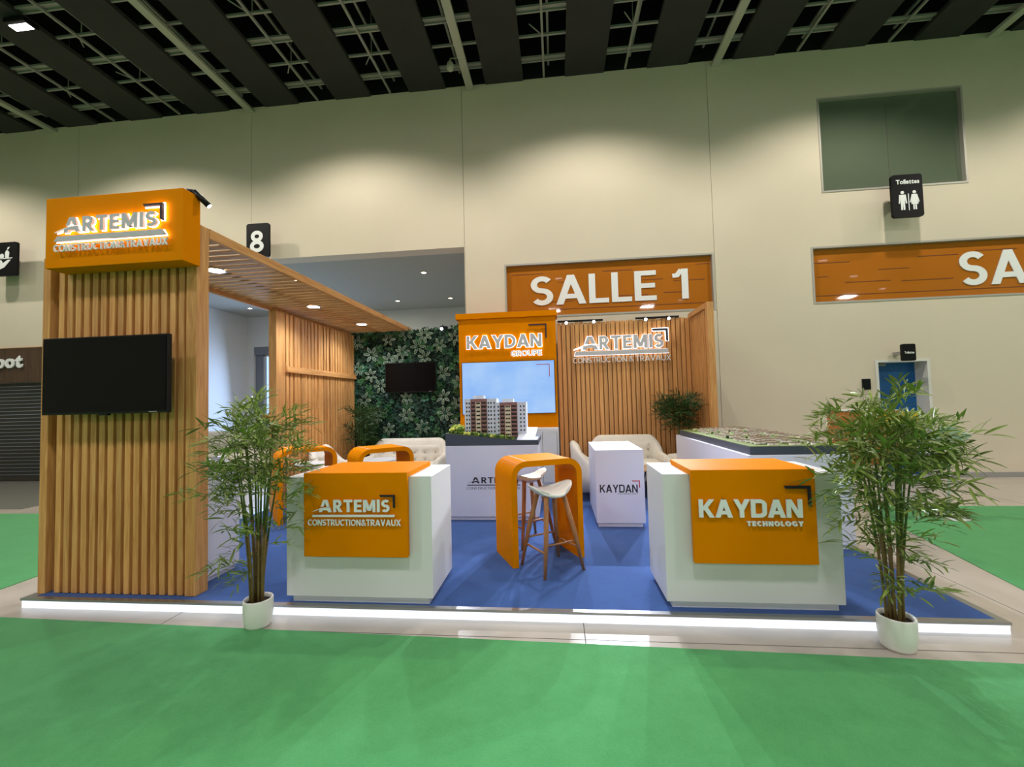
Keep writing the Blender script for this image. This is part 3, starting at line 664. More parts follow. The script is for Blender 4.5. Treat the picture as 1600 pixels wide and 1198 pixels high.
# green wall
t = thing('green_wall', 'artificial plant wall of dark leaves and pale veined rosettes', 'plant wall', (-3.05, 8.5, PZ))
r0 = root_loc(t)
box(-4.18, -1.86, 8.46, 8.6, PZ, 3.10).build('backing_panel', 'gw_back', t)
def leaf_pts(L, wd, n=4, fold=.25, droop=.15):
    out = []
    for i in range(n + 1):
        s = i / n; w = wd * math.sin(PI * (.03 + s * .94)) ** .62
        out.append((s * L, w, -droop * L * s * s, fold * w))
    return out
def add_leaf(mb, L, wd, T, mi=0, n=4, fold=.25, droop=.15, rim=None):
    P = leaf_pts(L, wd, n, fold, droop); vs = []
    for x, w, z, u in P: vs += [T @ Vector((x, -w, z + u)), T @ Vector((x, 0, z)), T @ Vector((x, w, z + u))]
    fs = []
    for i in range(n): a = i * 3; fs += [(a, a + 1, a + 4, a + 3), (a + 1, a + 2, a + 5, a + 4)]
    mb.add(vs, fs, mi, False)
    if rim is not None:   # inner face, slightly proud and smaller
        P2 = leaf_pts(L * .82, wd * .72, n, fold, droop); up = .004; vs = []
        for x, w, z, u in P2: vs += [T @ Vector((x + L * .09, -w, z + u + up)), T @ Vector((x + L * .09, 0, z + up)), T @ Vector((x + L * .09, w, z + u + up))]
        mb.add(vs, fs, rim, False)
ros = []
FR = Matrix.Rotation(PI / 2, 4, 'X')    # local z -> -y (faces the room)
for s in range(4):
    mb = MB(); n = random.choice((6, 6, 7))
    for k in range(n):
        a = 2 * PI * k / n + random.uniform(-.15, .15)
        T = FR @ Matrix.Rotation(a, 4, 'Z') @ Matrix.Translation((.034, 0, 0)) @ Matrix.Rotation(-.3 + random.uniform(-.1, .1), 4, 'Y')
        add_leaf(mb, random.uniform(.10, .12), .027, T, 0, 6, .2, .3, rim=1)
    ros.append(mb.mesh('rosette', ['rim', 'core']))
sprig = []
for s in range(5):
    mb = MB(); n = random.choice((5, 6, 7))
    for k in range(n):
        a = 2 * PI * k / n + random.uniform(-.3, .3)
        T = FR @ Matrix.Rotation(a, 4, 'Z') @ Matrix.Translation((.008, 0, 0)) @ Matrix.Rotation(random.uniform(-.7, -.2), 4, 'Y')
        add_leaf(mb, random.uniform(.05, .07), .02, T, 0, 3, .2, .3, rim=1 if s < 3 else None)
    sprig.append(mb.mesh('sprig', [['gl3', 'gl1', 'gl3', 'gl1', 'gl2'][s], ['gl1', 'gl2', 'gl1', 'gl1', 'gl2'][s]]))
pts = []
# rosette places read from the photograph
RP = [(-4.03, 2.88), (-3.36, 2.91), (-2.62, 2.98), (-2.30, 2.76), (-3.72, 2.62), (-3.08, 2.66), (-4.03, 2.34), (-3.35, 2.50), (-3.20, 2.44), (-2.62, 2.52), (-3.55, 1.98), (-2.25, 2.20), (-2.0, 2.9), (-3.0, 1.72), (-2.24, 1.72),
      (-2.22, 1.40), (-3.0, 1.37), (-3.66, 1.34), (-3.38, 1.10), (-2.68, 1.13), (-2.0, 1.16), (-3.75, 2.2), (-1.93, 2.0), (-2.75, 2.75), (-1.95, 1.6), (-3.9, 1.7), (-3.0, 3.02)]
for x, z in RP:
    link('rosette', random.choice(ros), t, (x - r0.x, 8.40 - r0.y - random.random() * .02, z - r0.z), (random.uniform(-.2, .2), random.uniform(0, 6), random.uniform(-.2, .2)), [random.uniform(.9, 1.15)] * 3)
for i in range(290):
    x = random.uniform(-4.15, -1.9); z = random.uniform(.7, 3.12)
    link('sprig', random.choice(sprig), t, (x - r0.x, 8.425 - r0.y + random.uniform(-.02, .01), z - r0.z), (random.uniform(-.3, .3), random.uniform(0, 6), random.uniform(-.3, .3)), [random.uniform(.8, 1.4)] * 3)
mb = MB()
for i in range(5200):
    p = Vector((random.uniform(-4.18, -1.87), 8.44 + random.uniform(-.015, .02), random.uniform(.1, 3.13)))
    T = Matrix.Translation(p) @ FR @ Matrix.Rotation(random.uniform(0, 6.3), 4, 'Z') @ Matrix.Rotation(random.uniform(-.8, -.1), 4, 'Y')
    add_leaf(mb, random.uniform(.035, .065), random.uniform(.01, .017), T, random.choice((0, 0, 0, 1)), 2, .3, .3)
f = mb.build('leaf_mat', ['gl2', 'gl1'], t); f['kind'] = 'stuff'
television('television', 'small black television hanging on the leafy green wall', -3.41, -2.37, 1.835, 2.43, 8.3, 8.46)

# tower with lit screen
t = thing('orange_tower', 'tall orange display tower reading KAYDAN GROUPE with lit logo', 'display tower', (-.92, 8.3, PZ))
box(-1.85, .02, 8.12, 8.5, PZ, 3.2).build('tower_body', 'orange', t, bevel=.003)
box(-1.90, .05, 8.08, 8.52, 3.2, 3.31).build('tower_cap', 'orange', t, bevel=.003)
caps('KAYDAN', -1.69, -.25, 2.62, 2.87, 8.09, .02, 'letter', t, t=.2, gap=.06, back='halo2')
caps('GROUPE', -.835, -.255, 2.46, 2.56, 8.09, .02, 'letter', t, t=.16, gap=.10, back='halo2', bo=.05)
corner_mark(-.483, -.15, 2.79, 3.053, 8.09, .03, .02, 'purple', t)
t = thing('display_screen', 'large lit pale blue screen on the orange tower', 'screen', (-.9, 8.05, 1.36))
box(-1.79, -.02, 8.055, 8.12, 1.365, 2.36).build('screen_housing', 'black', t)
box(-1.78, -.03, 8.05, 8.057, 1.373, 2.352).build('lit_panel', 'lit', t)
corner_mark(-.36, -.115, 2.05, 2.285, 8.049, .012, .002, 'red', t)
dm = MB()
for i in range(7):
    for k in range(6): dm.box(-.62 + i * .06, -.616 + i * .06, 8.047, 8.05, 1.7 + k * .085 + i * .008, 1.704 + k * .085 + i * .008)
dm.build('dot_pattern', 'ink', t)
t = thing('storage_cabinet', 'low white cabinet at the foot of the orange tower', 'cabinet', (-.92, 7.9, PZ))
box(-1.85, .02, 7.74, 8.11, PZ, 1.1).build('body', 'white', t, bevel=.003)
for x0, x1 in ((-1.8, -1.2), (-1.17, -.57), (-.27, -.02)):
    box(x0, x1, 7.725, 7.74, .14, 1.03).build('door', 'white', t, bevel=.002)
    MB().box(x0 - .006, x0, 7.736, 7.7405, .134, 1.036).box(x1, x1 + .006, 7.736, 7.7405, .134, 1.036).box(x0, x1, 7.736, 7.7405, 1.03, 1.036).build('door_gap', 'groove', t)

# back slatted wall with lettering
t = thing('slatted_back_wall', 'wooden slat wall behind the right hand sofa with lit lettering', 'partition', (1.3, 8.5, PZ))
r0 = root_loc(t)
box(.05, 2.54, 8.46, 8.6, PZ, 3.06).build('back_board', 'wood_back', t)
for i in range(29):
    h = 3.04 + random.uniform(-.012, .012)
    if i < 4: ms = box(-.036, .036, -.035, .035, 0, 1).mesh('slat', 'wood', bevel=.002) if i == 0 else ms
    link('slat', ms, t, (.085 + i * .0862 - r0.x, 8.42 - r0.y + random.uniform(-.004, .004), 0), None, (1, 1, h - .02))
artemis(.515, .81, .842, 2.035, 2.55, 2.805, 8.33, .025, t, 'letter', (1.85, 2.122, 2.68, 2.905), 'CONSTRUCTION & TRAVAUX', (.335, 2.16), (2.30, 2.405), (.362, 2.132, 2.442, 2.52), 'halo2', st=.12, mk_mark='ink')
# right return panel
t = thing('slatted_return_panel', 'narrow framed wooden slat panel at the right end of the stand', 'partition', (2.6, 8.0, PZ))
r0 = root_loc(t)
box(2.55, 2.66, 7.46, 7.56, PZ, 3.19).build('end_post', 'wood', t, bevel=.003)
box(2.55, 2.60, 7.56, 8.5, 3.10, 3.19).build('top_rail', 'woody', t, bevel=.003); box(2.55, 2.60, 8.40, 8.5, PZ, 3.10).build('rear_post', 'wood', t)
box(2.64, 2.655, 7.56, 8.5, PZ, 3.17).build('back_board', 'wood_back', t)
rs = box(-.022, .022, -.024, .024, 0, 3.02).mesh('slat', 'wood', bevel=.002)
for i in range(9): link('slat', rs, t, (2.60 - r0.x, 7.62 + i * .092 - r0.y, 0))

def spot(loc, label, tx, rail=True, down=.15):
    t = thing('spotlight', label, 'spotlight', loc); d = Vector(tx).normalized()
    p0 = Vector((0, .02, 0)) - d * .05
    MB().tube([p0, p0 + d * .11], .032, 14).build('lamp_head', 'black', t, False)
    MB().tube([p0 + d * .109, p0 + d * .113], .027, 14).build('lens', 'lens', t, False)
    MB().tube([p0 + d * .03, Vector((0, .06, .05)), Vector((0, .16, .06))], .009, 6).build('arm', 'black', t, False)
    return t
lb = ('bright spotlight above the wooden back wall, next to the orange tower', 'small spotlight above the wooden back wall, second from the orange tower', 'spotlight on the right hand black rail over the lit lettering, left of its pair', 'brightest spotlight on the right hand black rail near the return panel', 'single bright spotlight over the leafy green wall')
for (x, y, z), l in zip(SPOTS, lb): spot((x, y + .12, z + .02), l, (0, -1, -.28))
for x0, x1, l in ((.06, .93, 'short black lamp rail beside the orange tower'), (1.55, 2.35, 'short black lamp rail above the lettering near the return panel')):
    tag(box(x0, x1, 8.36, 8.42, 3.115, 3.145).build('lamp_rail', 'black'), l, 'lamp rail')
tag(box(-2.26, -2.14, 8.36, 8.44, 3.11, 3.14).build('lamp_clip', 'black'), 'small black lamp clip on top of the leafy green wall', 'lamp clip')
t = thing('spotlight', 'black cylinder spotlight projecting from the top corner of the orange sign box', 'spotlight', (-2.99, 3.2, 3.385))
MB().tube([(0, 0, 0), (0, 0, .03), (.03, .02, .03)], .018, 10).build('bracket', 'black', t, False)
d = Vector((.52, .35, -.62)).normalized()
MB().tube([Vector((.035, .02, .03)), Vector((.035, .02, .03)) + d * .15], .024, 16).build('lamp_head', 'black', t, False)
MB().tube([Vector((.035, .02, .03)) + d * .149, Vector((.035, .02, .03)) + d * .154], .019, 16).build('lens', 'lens', t, False)

# ------------------------------------------------------------------ counters
def counter(label, x0, x1, y0, y1, ztop, ox0, ox1, oy, oz0, oz1, oyb):
    t = thing('reception_counter', label, 'counter', ((x0 + x1) / 2, (y0 + y1) / 2, PZ))
    box(x0, x1, y0, y1, .128, ztop).build('body', 'white', t, bevel=.003)
    box(x0 + .04, x1 - .035, y0 + .025, y1 - .04, PZ, .128).build('plinth', 'white', t)
    MB().box(ox0, ox1, oy, oy + .04, oz0, oz1).build('front_panel', 'orange', t, bevel=.0025)
    box(ox0, ox1, oy + .04, oyb, ztop, oz1).build('top_panel', 'orange', t, bevel=.0025)
    MB().box(ox0 + .08, ox1 - .08, oy + .04, y0, oz0 + .08, ztop - .05).build('spacer', 'white', t)
    return t
t = counter('white reception counter with orange front reading ARTEMIS', -2.145, -.972, 3.22, 3.82, 1.046, -1.957, -1.137, 3.15, .456, 1.087, 3.76)
artemis(-1.823, -1.723, -1.706, -1.266, .797, .889, 3.138, .012, t, 'letterw', (-1.334, -1.225, .835, .924), 'CONSTRUCTION&TRAVAUX', (-1.914, -1.183), (.695, .741), (-1.876, -1.229, .761, .777), None, bar_sl=0, st=.16)
t = counter('white reception counter with orange front reading KAYDAN TECHNOLOGY', .752, 1.957, 3.26, 3.83, 1.041, .928, 1.746, 3.17, .434, 1.083, 3.73)
caps('KAYDAN', .965, 1.645, .758, .882, 3.158, .012, 'letterw', t, t=.2, gap=.05, sq=True)
caps('TECHNOLOGY', 1.28, 1.647, .70, .733, 3.158, .012, 'letterw', t, t=.24, gap=.16)
corner_mark(1.545, 1.705, .84, .973, 3.158, .018, .012, 'ink', t)

# plinths and models
def plinth(name, label, x0, x1, y0, y1, zt, cat='plinth'):
    t = thing(name, label, cat, ((x0 + x1) / 2, (y0 + y1) / 2, PZ))
    box(x0, x1, y0, y1, .125, zt).build('body', 'lav', t, bevel=.003)
    box(x0 + .02, x1 - .03, y0 + .025, y1 - .02, PZ, .125).build('base', 'lav', t)
    return t
t = plinth('display_plinth', 'square white plinth printed KAYDAN TECHNOLOGY', .435, 1.003, 5.25, 6.30, .99)
caps('KAYDAN', .48, .922, .487, .58, 5.2495, .001, 'ink', t, t=.17, gap=.06, sq=True)
caps('TECHNOLOGY', .69, .925, .462, .484, 5.2495, .001, 'ink', t, t=.12, gap=.3)
corner_mark(.862, .95, .545, .628, 5.2495, .011, .001, 'red', t)
t = plinth('display_plinth', 'wide white plinth under the tower block model printed ARTEMIS', -1.465, -.262, 5.53, 6.5, 1.033)
artemis(-1.129, -1.024, -1.0, -.545, .553, .63, 5.5295, .001, t, 'ink', (-.62, -.53, .585, .655), 'CONSTRUCTION & TRAVAUX', (-1.195, -.495), (.473, .504), (-1.186, -.497, .522, .535), None, bar_sl=0, st=.11, mk_mark='red')

t = thing('tower_block_model', 'architectural model of twin white and brown tower blocks on dark base', 'scale model', (-.86, 6.0, 1.033))
bx0, bx1, by0, by1 = -1.47, -.25, 5.55, 6.45
MB().add([(bx0, by0, 1.034), (bx1, by0, 1.034), (bx1, by1, 1.034), (bx0, by1, 1.034), (bx0, by0, 1.20), (-.56, by0, 1.10), (bx1, by0, 1.095), (bx1, by1, 1.095), (-.56, by1, 1.10), (bx0, by1, 1.20)],
         [(3, 2, 1, 0), (0, 1, 6, 5, 4), (1, 2, 7, 6), (2, 3, 9, 8, 7), (3, 0, 4, 9), (4, 5, 8, 9), (5, 6, 7, 8)]).build('base', 'dgrey', t)
MB().add([(bx0 + .02, by0 + .015, 1.199), (-.56, by0 + .015, 1.103), (-.56, by1, 1.103), (bx0 + .02, by1, 1.199), (bx0 + .02, by0 + .015, 1.206), (-.56, by0 + .015, 1.108), (-.56, by1, 1.108), (bx0 + .02, by1, 1.206)],
         [(4, 5, 6, 7), (0, 1, 5, 4), (1, 2, 6, 5), (2, 3, 7, 6), (3, 0, 4, 7)]).build('lawn', 'grass', t)
MB().box(-.52, -.27, 5.57, 6.0, 1.097, 1.10).add([(-.53, 5.57, 1.10), (-.30, 5.57, 1.10), (-.27, 5.9, 1.24), (-.50, 5.9, 1.24)], [(0, 1, 2, 3)]).build('acrylic_ramp', 'mwhite', t)
def block(x0, x1, xb0, xb1, y, zb, zt, n):
    b = box(x0, x1, y, y + .26, 1.10, zt).build('tower_block', 'mwhite', t)
    box((xb0 + xb1) / 2 - .09, (xb0 + xb1) / 2 + .06, y + .06, y + .2, zt, zt + .045).build('roof_house', 'mwhite', b)
    box(xb0, xb1, y - .008, y, zb, zt - .0).build('brown_facade', 'mbrown', b)
    box(xb0 + .07, xb1 - .085, y - .012, y - .008, zb, zt - .045).build('cream_facade', 'mcream', b)
    wn = MB(); bl = MB(); h = (zt - .035 - zb) / n; c0 = xb0 + .07; c1 = xb1 - .085
    for i in range(n):
        z = zb + (i + .35) * h
        for x in (x0 + .03, x0 + .065, x1 - .03, x1 - .075, x1 - .11):
            if x < xb0 - .01 or x > xb1 + .012: wn.box(x - .009, x + .009, y - .002, y, z, z + h * .45)
        for x in (c0 + .018, (c0 + c1) / 2, c1 - .018): wn.box(x - .009, x + .009, y - .014, y - .012, z, z + h * .4)
        for a, e in ((xb0, c0), (c1, xb1)):
            wn.box(a + .008, e - .008, y - .0085, y - .0075, z, z + h * .5)
            bl.box(a + .002, e - .002, y - .034, y - .008, z - h * .30, z - h * .2); bl.box(a + .002, e - .002, y - .036, y - .033, z - h * .2, z + h * .08)
    o = wn.build('windows', 'mwin', b); o['kind'] = 'stuff'; o = bl.build('balconies', 'mbrown', b); o['kind'] = 'stuff'
block(-1.255, -.815, -1.17, -.945, 5.78, 1.17, 1.645, 8)
block(-.815, -.41, -.765, -.53, 5.74, 1.13, 1.59, 8)
def blob(mb, c, r, mi=0, n=8):
    vs = []; fs = []
    for i in range(1, 4):
        for k in range(n):
            a = 2 * PI * k / n; e = PI * i / 4; q = r * random.uniform(.75, 1.15)
            vs.append((c[0] + q * math.cos(a) * math.sin(e), c[1] + q * math.sin(a) * math.sin(e), c[2] + q * math.cos(e) * .8))
    vs += [(c[0], c[1], c[2] + r * .8), (c[0], c[1], c[2] - r * .8)]
    for i in range(2):
        for k in range(n): fs.append((i * n + k, (i + 1) * n + k, (i + 1) * n + (k + 1) % n, i * n + (k + 1) % n))
    for k in range(n): fs.append((3 * n, k, (k + 1) % n)); fs.append((3 * n + 1, 2 * n + (k + 1) % n, 2 * n + k))
    mb.add(vs, fs, mi, False)
mb = MB()
for i in range(150):
    x = random.uniform(-1.42, -.58); zz = 1.205 - (x + 1.45) / .89 * .1
    blob(mb, (x, random.uniform(5.58, 5.70), zz + .015), random.uniform(.014, .034), random.choice((0, 0, 1, 2)))
for i in range(30): x = random.uniform(-1.43, -1.27); blob(mb, (x, random.uniform(5.62, 5.8), 1.23 + random.uniform(0, .05)), random.uniform(.025, .05), random.choice((1, 1, 0)))
for x in (-.40, -.36, -.33): blob(mb, (x, 6.1, 1.17), .03, 2)
f = mb.build('shrubs', ['bush', 'bushy', 'bushd'], t); f['kind'] = 'stuff'

# site plan model on the right
t = plinth('display_plinth', 'long white plinth under the flat housing estate model on the right', 1.885, 2.84, 4.53, 7.15, 1.0)
t = thing('housing_estate_model', 'flat model of white house rows and green hills on the right plinth', 'scale model', (2.36, 5.8, 1.0))
X0, X1, Y0, Y1 = 1.92, 2.82, 4.57, 7.05
box(X0, X1, Y0, Y1, 1.0, 1.08).build('base', 'dgrey', t); box(X0 + .004, X1 - .004, Y0 + .004, Y1 - .004, 1.08, 1.086).build('lawn', 'grass', t)
mb = MB(); n = 26; mm = 12; vs = []; fs = []
for i in range(n + 1):
    for k in range(mm + 1):
        u = i / n; v = k / mm; e = math.sin(PI * u) * math.sin(PI * v)
        vs.append((X0 + .12 + v * .72, Y0 + .12 + u * 2.2, 1.084 + e ** .5 * (.035 + .03 * math.sin(u * 9 + v * 4) ** 2 + random.uniform(0, .012))))
for i in range(n):
    for k in range(mm): a = i * (mm + 1) + k; fs.append((a, a + 1, a + mm + 2, a + mm + 1))
mb.add(vs, fs, 0, False).build('hills', 'grass', t)
hm = MB().box(-.022, .022, -.016, .016, 0, .022).add([(-.024, -.018, .022), (.024, -.018, .022), (.024, .018, .022), (-.024, .018, .022), (-.024, 0, .032), (.024, 0, .032)], [(0, 1, 5, 4), (2, 3, 4, 5), (0, 4, 3), (1, 2, 5)], 1).mesh('house', ['roofs', 'roofd'])
cnt = 0; r0 = root_loc(t)
for row in range(24):
    yv = Y0 + .08 + row * .095
    for c in range(13):
        xv = X0 + .13 + c * .052 + .02 * math.sin(row)
        if random.random() < .28 or cnt > 298: continue
        if abs(math.sin(row * .45 + c * .35)) < .35: continue
        u = (yv - Y0 - .12) / 2.2; v = (xv - X0 - .12) / .72
        e = max(0, math.sin(PI * max(0, min(1, u))) * math.sin(PI * max(0, min(1, v)))); zz = 1.086 + e ** .5 * (.035 + .03 * math.sin(u * 9 + v * 4) ** 2)
        link('house', hm, t, (xv - r0.x, yv - r0.y, zz - r0.z), (0, 0, random.uniform(-.2, .2))); cnt += 1
mb = MB()
for i in range(160):
    u = random.random(); v = random.random()
    blob(mb, (X0 + .1 + v * .75, Y0 + .1 + u * 2.25, 1.10 + .04 * math.sin(PI * u) * math.sin(PI * v)), random.uniform(.012, .024), random.choice((0, 0, 1, 2)), 6)
f = mb.build('shrubs', ['bush', 'bushy', 'bushd'], t); f['kind'] = 'stuff'

# left plinth inside the portal
t = plinth('display_plinth', 'white plinth just behind the front slat wall, seen through the portal', -4.0, -3.08, 3.45, 3.90, 1.03)
t = thing('site_model', 'grey based site model on the plinth behind the front slat wall', 'scale model', (-3.54, 3.68, 1.03))
box(-3.98, -3.09, 3.47, 3.88, 1.03, 1.10).build('base', 'grey', t)
mb = MB()
for i in range(12):
    x = -3.9 + (i % 4) * .22; yv = 3.52 + (i // 4) * .12; mb.box(x, x + .09, yv, yv + .06, 1.10, 1.125 + (i % 3) * .012)
mb.build('model_blocks', 'mwhite', t)

# ------------------------------------------------------------------ arch tables and stools
def arch_mesh(w, d, h, th, R):
    pr = []; q = []
    def path(w2, hh, r):
        p = [(-w2, 0)]
        for k in range(9): a = PI - k * PI / 16; p.append((-w2 + r + r * math.cos(a), hh - r + r * math.sin(a)))
        for k in range(9): a = PI / 2 - k * PI / 16; p.append((w2 - r + r * math.cos(a), hh - r + r * math.sin(a)))
        p.append((w2, 0)); return p
    o = path(w / 2, h, R); i = path(w / 2 - th, h - th, R - th); n = len(o); vs = []
    for yv in (-d / 2, d / 2):
        vs += [(a, yv, b) for a, b in o] + [(a, yv, b) for a, b in i]
    fs = []
    for k in range(n - 1):
        fs.append((k, k + 1, n + k + 1, n + k)[::-1]); fs.append((2 * n + k, 2 * n + k + 1, 3 * n + k + 1, 3 * n + k))
    mb = MB(); sm = []
    mb.add(vs, fs)
    q = [(k, 2 * n + k, 2 * n + k + 1, k + 1)[::-1] for k in range(n - 1)] + [(n + k, n + k + 1, 3 * n + k + 1, 3 * n + k)[::-1] for k in range(n - 1)]
    mb.f += q; mb.mi += [0] * len(q); mb.sm += [False] * len(q)
    mb.f += [(0, n, 3 * n, 2 * n), (n - 1, 3 * n - 1, 4 * n - 1, 2 * n - 1)]; mb.mi += [0, 0]; mb.sm += [False, False]
    return mb
def arch_table(label, x, y, rz):
    t = thing('arch_table', label, 'high table', (x, y, PZ), math.radians(rz), 'orange arch tables')
    o = arch_mesh(.73, .5, .96, .055, .15).build('arch_body', 'orange', t, False)
    b = bmesh.new(); b.from_mesh(o.data); bmesh.ops.recalc_face_normals(b, faces=b.faces)
    b.to_mesh(o.data); b.free()
    box(-.225, -.215, -.251, .251, .9602, .9612).build('inlay_strip', 'white', t, False)
    return t
arch_table('orange arch table with two white stools in the centre of the stand', -.215, 4.33, 25.6)
arch_table('orange arch table behind the left counter, right one of the pair', -2.37, 5.58, 42)
arch_table('orange arch table behind the left counter, left one partly behind bamboo', -3.5, 5.67, 42)
def stool(label, x, y, rz):
    t = thing('bar_stool', label, 'stool', (x, y, PZ), math.radians(rz), 'white stools at the centre arch table')
    # saddle seat: u across (tips up), v front-back with low back lip
    nu, nv = 16, 10; vs = []; fs = []
    for top in (1, 0):
        for i in range(nu + 1):
            u = -1 + 2 * i / nu
            for k in range(nv + 1):
                v = -1 + 2 * k / nv
                s = math.sqrt(max(0, 1 - .88 * v * v)) ; X = u * .225 * (s ** .7); Yv = v * .17 * (1 - .35 * u * u)
                Z = .672 + .085 * (X / .225) ** 2 + (.02 * max(0, v) ** 2) + (.012 if top else -.045 * (1 - (X / .225) ** 2) * (1 - .7 * v * v) + .004)
                vs.append((X, Yv, Z))
    n = (nu + 1) * (nv + 1)
    for i in range(nu):
        for k in range(nv):
            a = i * (nv + 1) + k; fs.append((a, a + nv + 1, a + nv + 2, a + 1)); fs.append((n + a, n + a + 1, n + a + nv + 2, n + a + nv + 1))
    def rim(lst):
        for a, b in zip(lst, lst[1:]): fs.append((a, b, b + n, a + n))
    rim([k for k in range(nv + 1)]); rim([i * (nv + 1) + nv for i in range(nu + 1)]); rim([nu * (nv + 1) + k for k in range(nv, -1, -1)]); rim([i * (nv + 1) for i in range(nu, -1, -1)])
    o = MB().add(vs, fs, 0, True).build('seat', 'whitep', t, False)
    b = bmesh.new(); b.from_mesh(o.data); bmesh.ops.recalc_face_normals(b, faces=b.faces); b.to_mesh(o.data); b.free()
    for sx in (-1, 1):
        for sy in (-1, 1):
            MB().tube([(sx * .09, sy * .075, .675 if True else 0), (sx * .15, sy * .15, .34), (sx * .205, sy * .20, 0)], [.023, .022, .014], 10).build('leg', 'leg', t, False)
    for sx in (-1, 1): MB().tube([(sx * .173, -.168, .20), (sx * .173, .168, .20)], .009, 8).build('footrest', 'leg', t, False)
    for sy in (-1, 1): MB().tube([(-.165, sy * .158, .26), (.165, sy * .158, .26)], .009, 8).build('footrest', 'leg', t, False)
    return t
stool('white seated wooden bar stool in front of the centre arch table', -.085, 3.995, 34)
stool('white seated wooden bar stool behind the centre arch table', -.34, 4.72, 215)

# ------------------------------------------------------------------ sofas, chairs, small tables
def soft(mb_or, name, mk, parent, lvl=2):
    o = mb_or.build(name, mk, parent, False)
    md = o.modifiers.new('soft', 'SUBSURF'); md.levels = lvl; md.render_levels = lvl
    for p in o.data.polygons: p.use_smooth = True
    return o
def rounded(x0, x1, y0, y1, z0, z1, r=.05):
    mb = box(x0, x1, y0, y1, z0, z1); me = mb.mesh('tmp', [], (0, 0, 0), r, 4); return me
def sofa(label, x, y, rz, w, cat='sofa', name='sofa', H=.86, D=.78):
    """back to +y, seat facing -y; tub back sweeping down into the arms"""
    t = thing(name, label, cat, (x, y, PZ), rz)
    # swept shell: plan path from left arm front round the back to right arm front
    path = []; R = .20; hw = w / 2
    path += [(-hw, -D / 2), (-hw, -D / 2 + .2), (-hw, D / 2 - R - .06), (-hw, D / 2 - R)]
    for k in range(1, 6): a = PI - k * PI / 12; path.append((-hw + R + R * math.cos(a), D / 2 - R + R * math.sin(a)))
    nb = 8
    for k in range(nb + 1): path.append((-hw + R + (w - 2 * R) * k / nb, D / 2))
    for k in range(1, 6): a = PI / 2 - k * PI / 12; path.append((hw - R + R * math.cos(a), D / 2 - R + R * math.sin(a)))
    path += [(hw, D / 2 - R), (hw, D / 2 - R - .06), (hw, -D / 2 + .2), (hw, -D / 2)]
    P = [Vector((a, b, 0)) for a, b in path]; n = len(P); vs = []; fs = []; th = .10
    acc = [0.0]
    for a, b in zip(P, P[1:]): acc.append(acc[-1] + (b - a).length)
    st0 = acc[3]; tot = acc[-1]
    for i, p in enumerate(P):
        d = (P[min(i + 1, n - 1)] - P[max(i - 1, 0)]).normalized(); nn = Vector((d.y, -d.x, 0))   # towards inside
        al = min(acc[i], tot - acc[i]) - st0 + .10; f = max(0, min(1, al / .42)); f = f * f * (3 - 2 * f)
        h = .56 + (H - .56) * f
        if i in (0, n - 1): h -= .02
        lean = .04 * f; o_ = p - nn * lean
        sec = [(p, .14), (p, .34), (o_, h - .05), (o_ + nn * .02, h - .01), (o_ + nn * (th * .5), h), (o_ + nn * (th - .02), h - .01), (p + nn * th, h - .06), (p + nn * th, .40), (p + nn * th, .16)]
        for q, z in sec: vs.append((q.x, q.y, z))
    m_ = 9
    for i in range(n - 1):
        for k in range(m_ - 1): a = i * m_ + k; fs.append((a, a + 1, a + m_ + 1, a + m_))
        fs.append((i * m_ + m_ - 1, i * m_, (i + 1) * m_, (i + 1) * m_ + m_ - 1))
    fs.append(tuple(range(m_))[::-1]); fs.append(tuple((n - 1) * m_ + k for k in range(m_)))
    o = MB().add(vs, fs, 0, True).build('shell', 'fabric', t, False)
    b = bmesh.new(); b.from_mesh(o.data); bmesh.ops.recalc_face_normals(b, faces=b.faces); b.to_mesh(o.data); b.free()
    # tufted back pad
    bw = w - 2 * th - .10; nx = max(8, int(bw / .045)); nz = 12; cols = max(2, round(bw / .20)); vs = []; fs = []; but = []
    for j in range(2):
        for i in range(cols + (0 if j else 0)): but.append((-bw / 2 + bw * (i + .5) / cols, .60 - j * .13 + (H - .86)))
    for k in range(nz + 1):
        for i in range(nx + 1):
            X = -bw / 2 + bw * i / nx; Z = .36 + (H - .10 - .36) * k / nz
            e = min(1, min(i, nx - i) / 2) * min(1, min(k, nz - k) / 2); dep = .06 * e
            for bx_, bz_ in but: dep -= .05 * math.exp(-((X - bx_) ** 2 + (Z - bz_) ** 2) / .0012)
            vs.append((X, D / 2 - th - dep + .03 * (k / nz), Z))
    for k in range(nz):
        for i in range(nx): a = k * (nx + 1) + i; fs.append((a, a + 1, a + nx + 2, a + nx + 1))
    pad = MB().add(vs, fs, 0, True).build('back_cushion', 'fabric', t, False)
    bm2 = MB()
    bmesh_button = None
    for bx_, bz_ in but:
        me = MB().lathe([(.0001, -.008), (.016, -.005), (.019, .003)], 10)
        me.v = [(bx_ + a, D / 2 - th - .045 + c + .01, bz_ + b_) for a, b_, c in me.v]; me.build('button', 'button', pad, False)
    for s in ((0,) if w < 1.0 else (-1, 1)):
        sw = (w - 2 * th - .02) if s == 0 else (w - 2 * th - .03) / 2
        cx = s * (sw / 2 + .005)
        link('seat_cushion', with_mat(rounded(cx - sw / 2, cx + sw / 2, -D / 2 - .01, D / 2 - th - .05, .28, .44, .045), 'fabric'), t)
    link('seat_base', with_mat(rounded(-hw + .05, hw - .05, -D / 2 + .02, D / 2 - .05, .14, .29, .02), 'fabric'), t)
    for sx in (-1, 1):
        for sy in (-1, 1): MB().tube([(sx * (hw - .10), sy * (D / 2 - .10), .15), (sx * (hw - .07), sy * (D / 2 - .07), 0)], [.02, .012], 10).build('leg', 'leg', t, False)
    return t
def with_mat(me, k):
    me.materials.clear(); me.materials.append(M[k])
    for p in me.polygons: p.use_smooth = True; p.material_index = 0
    me.update(); return me
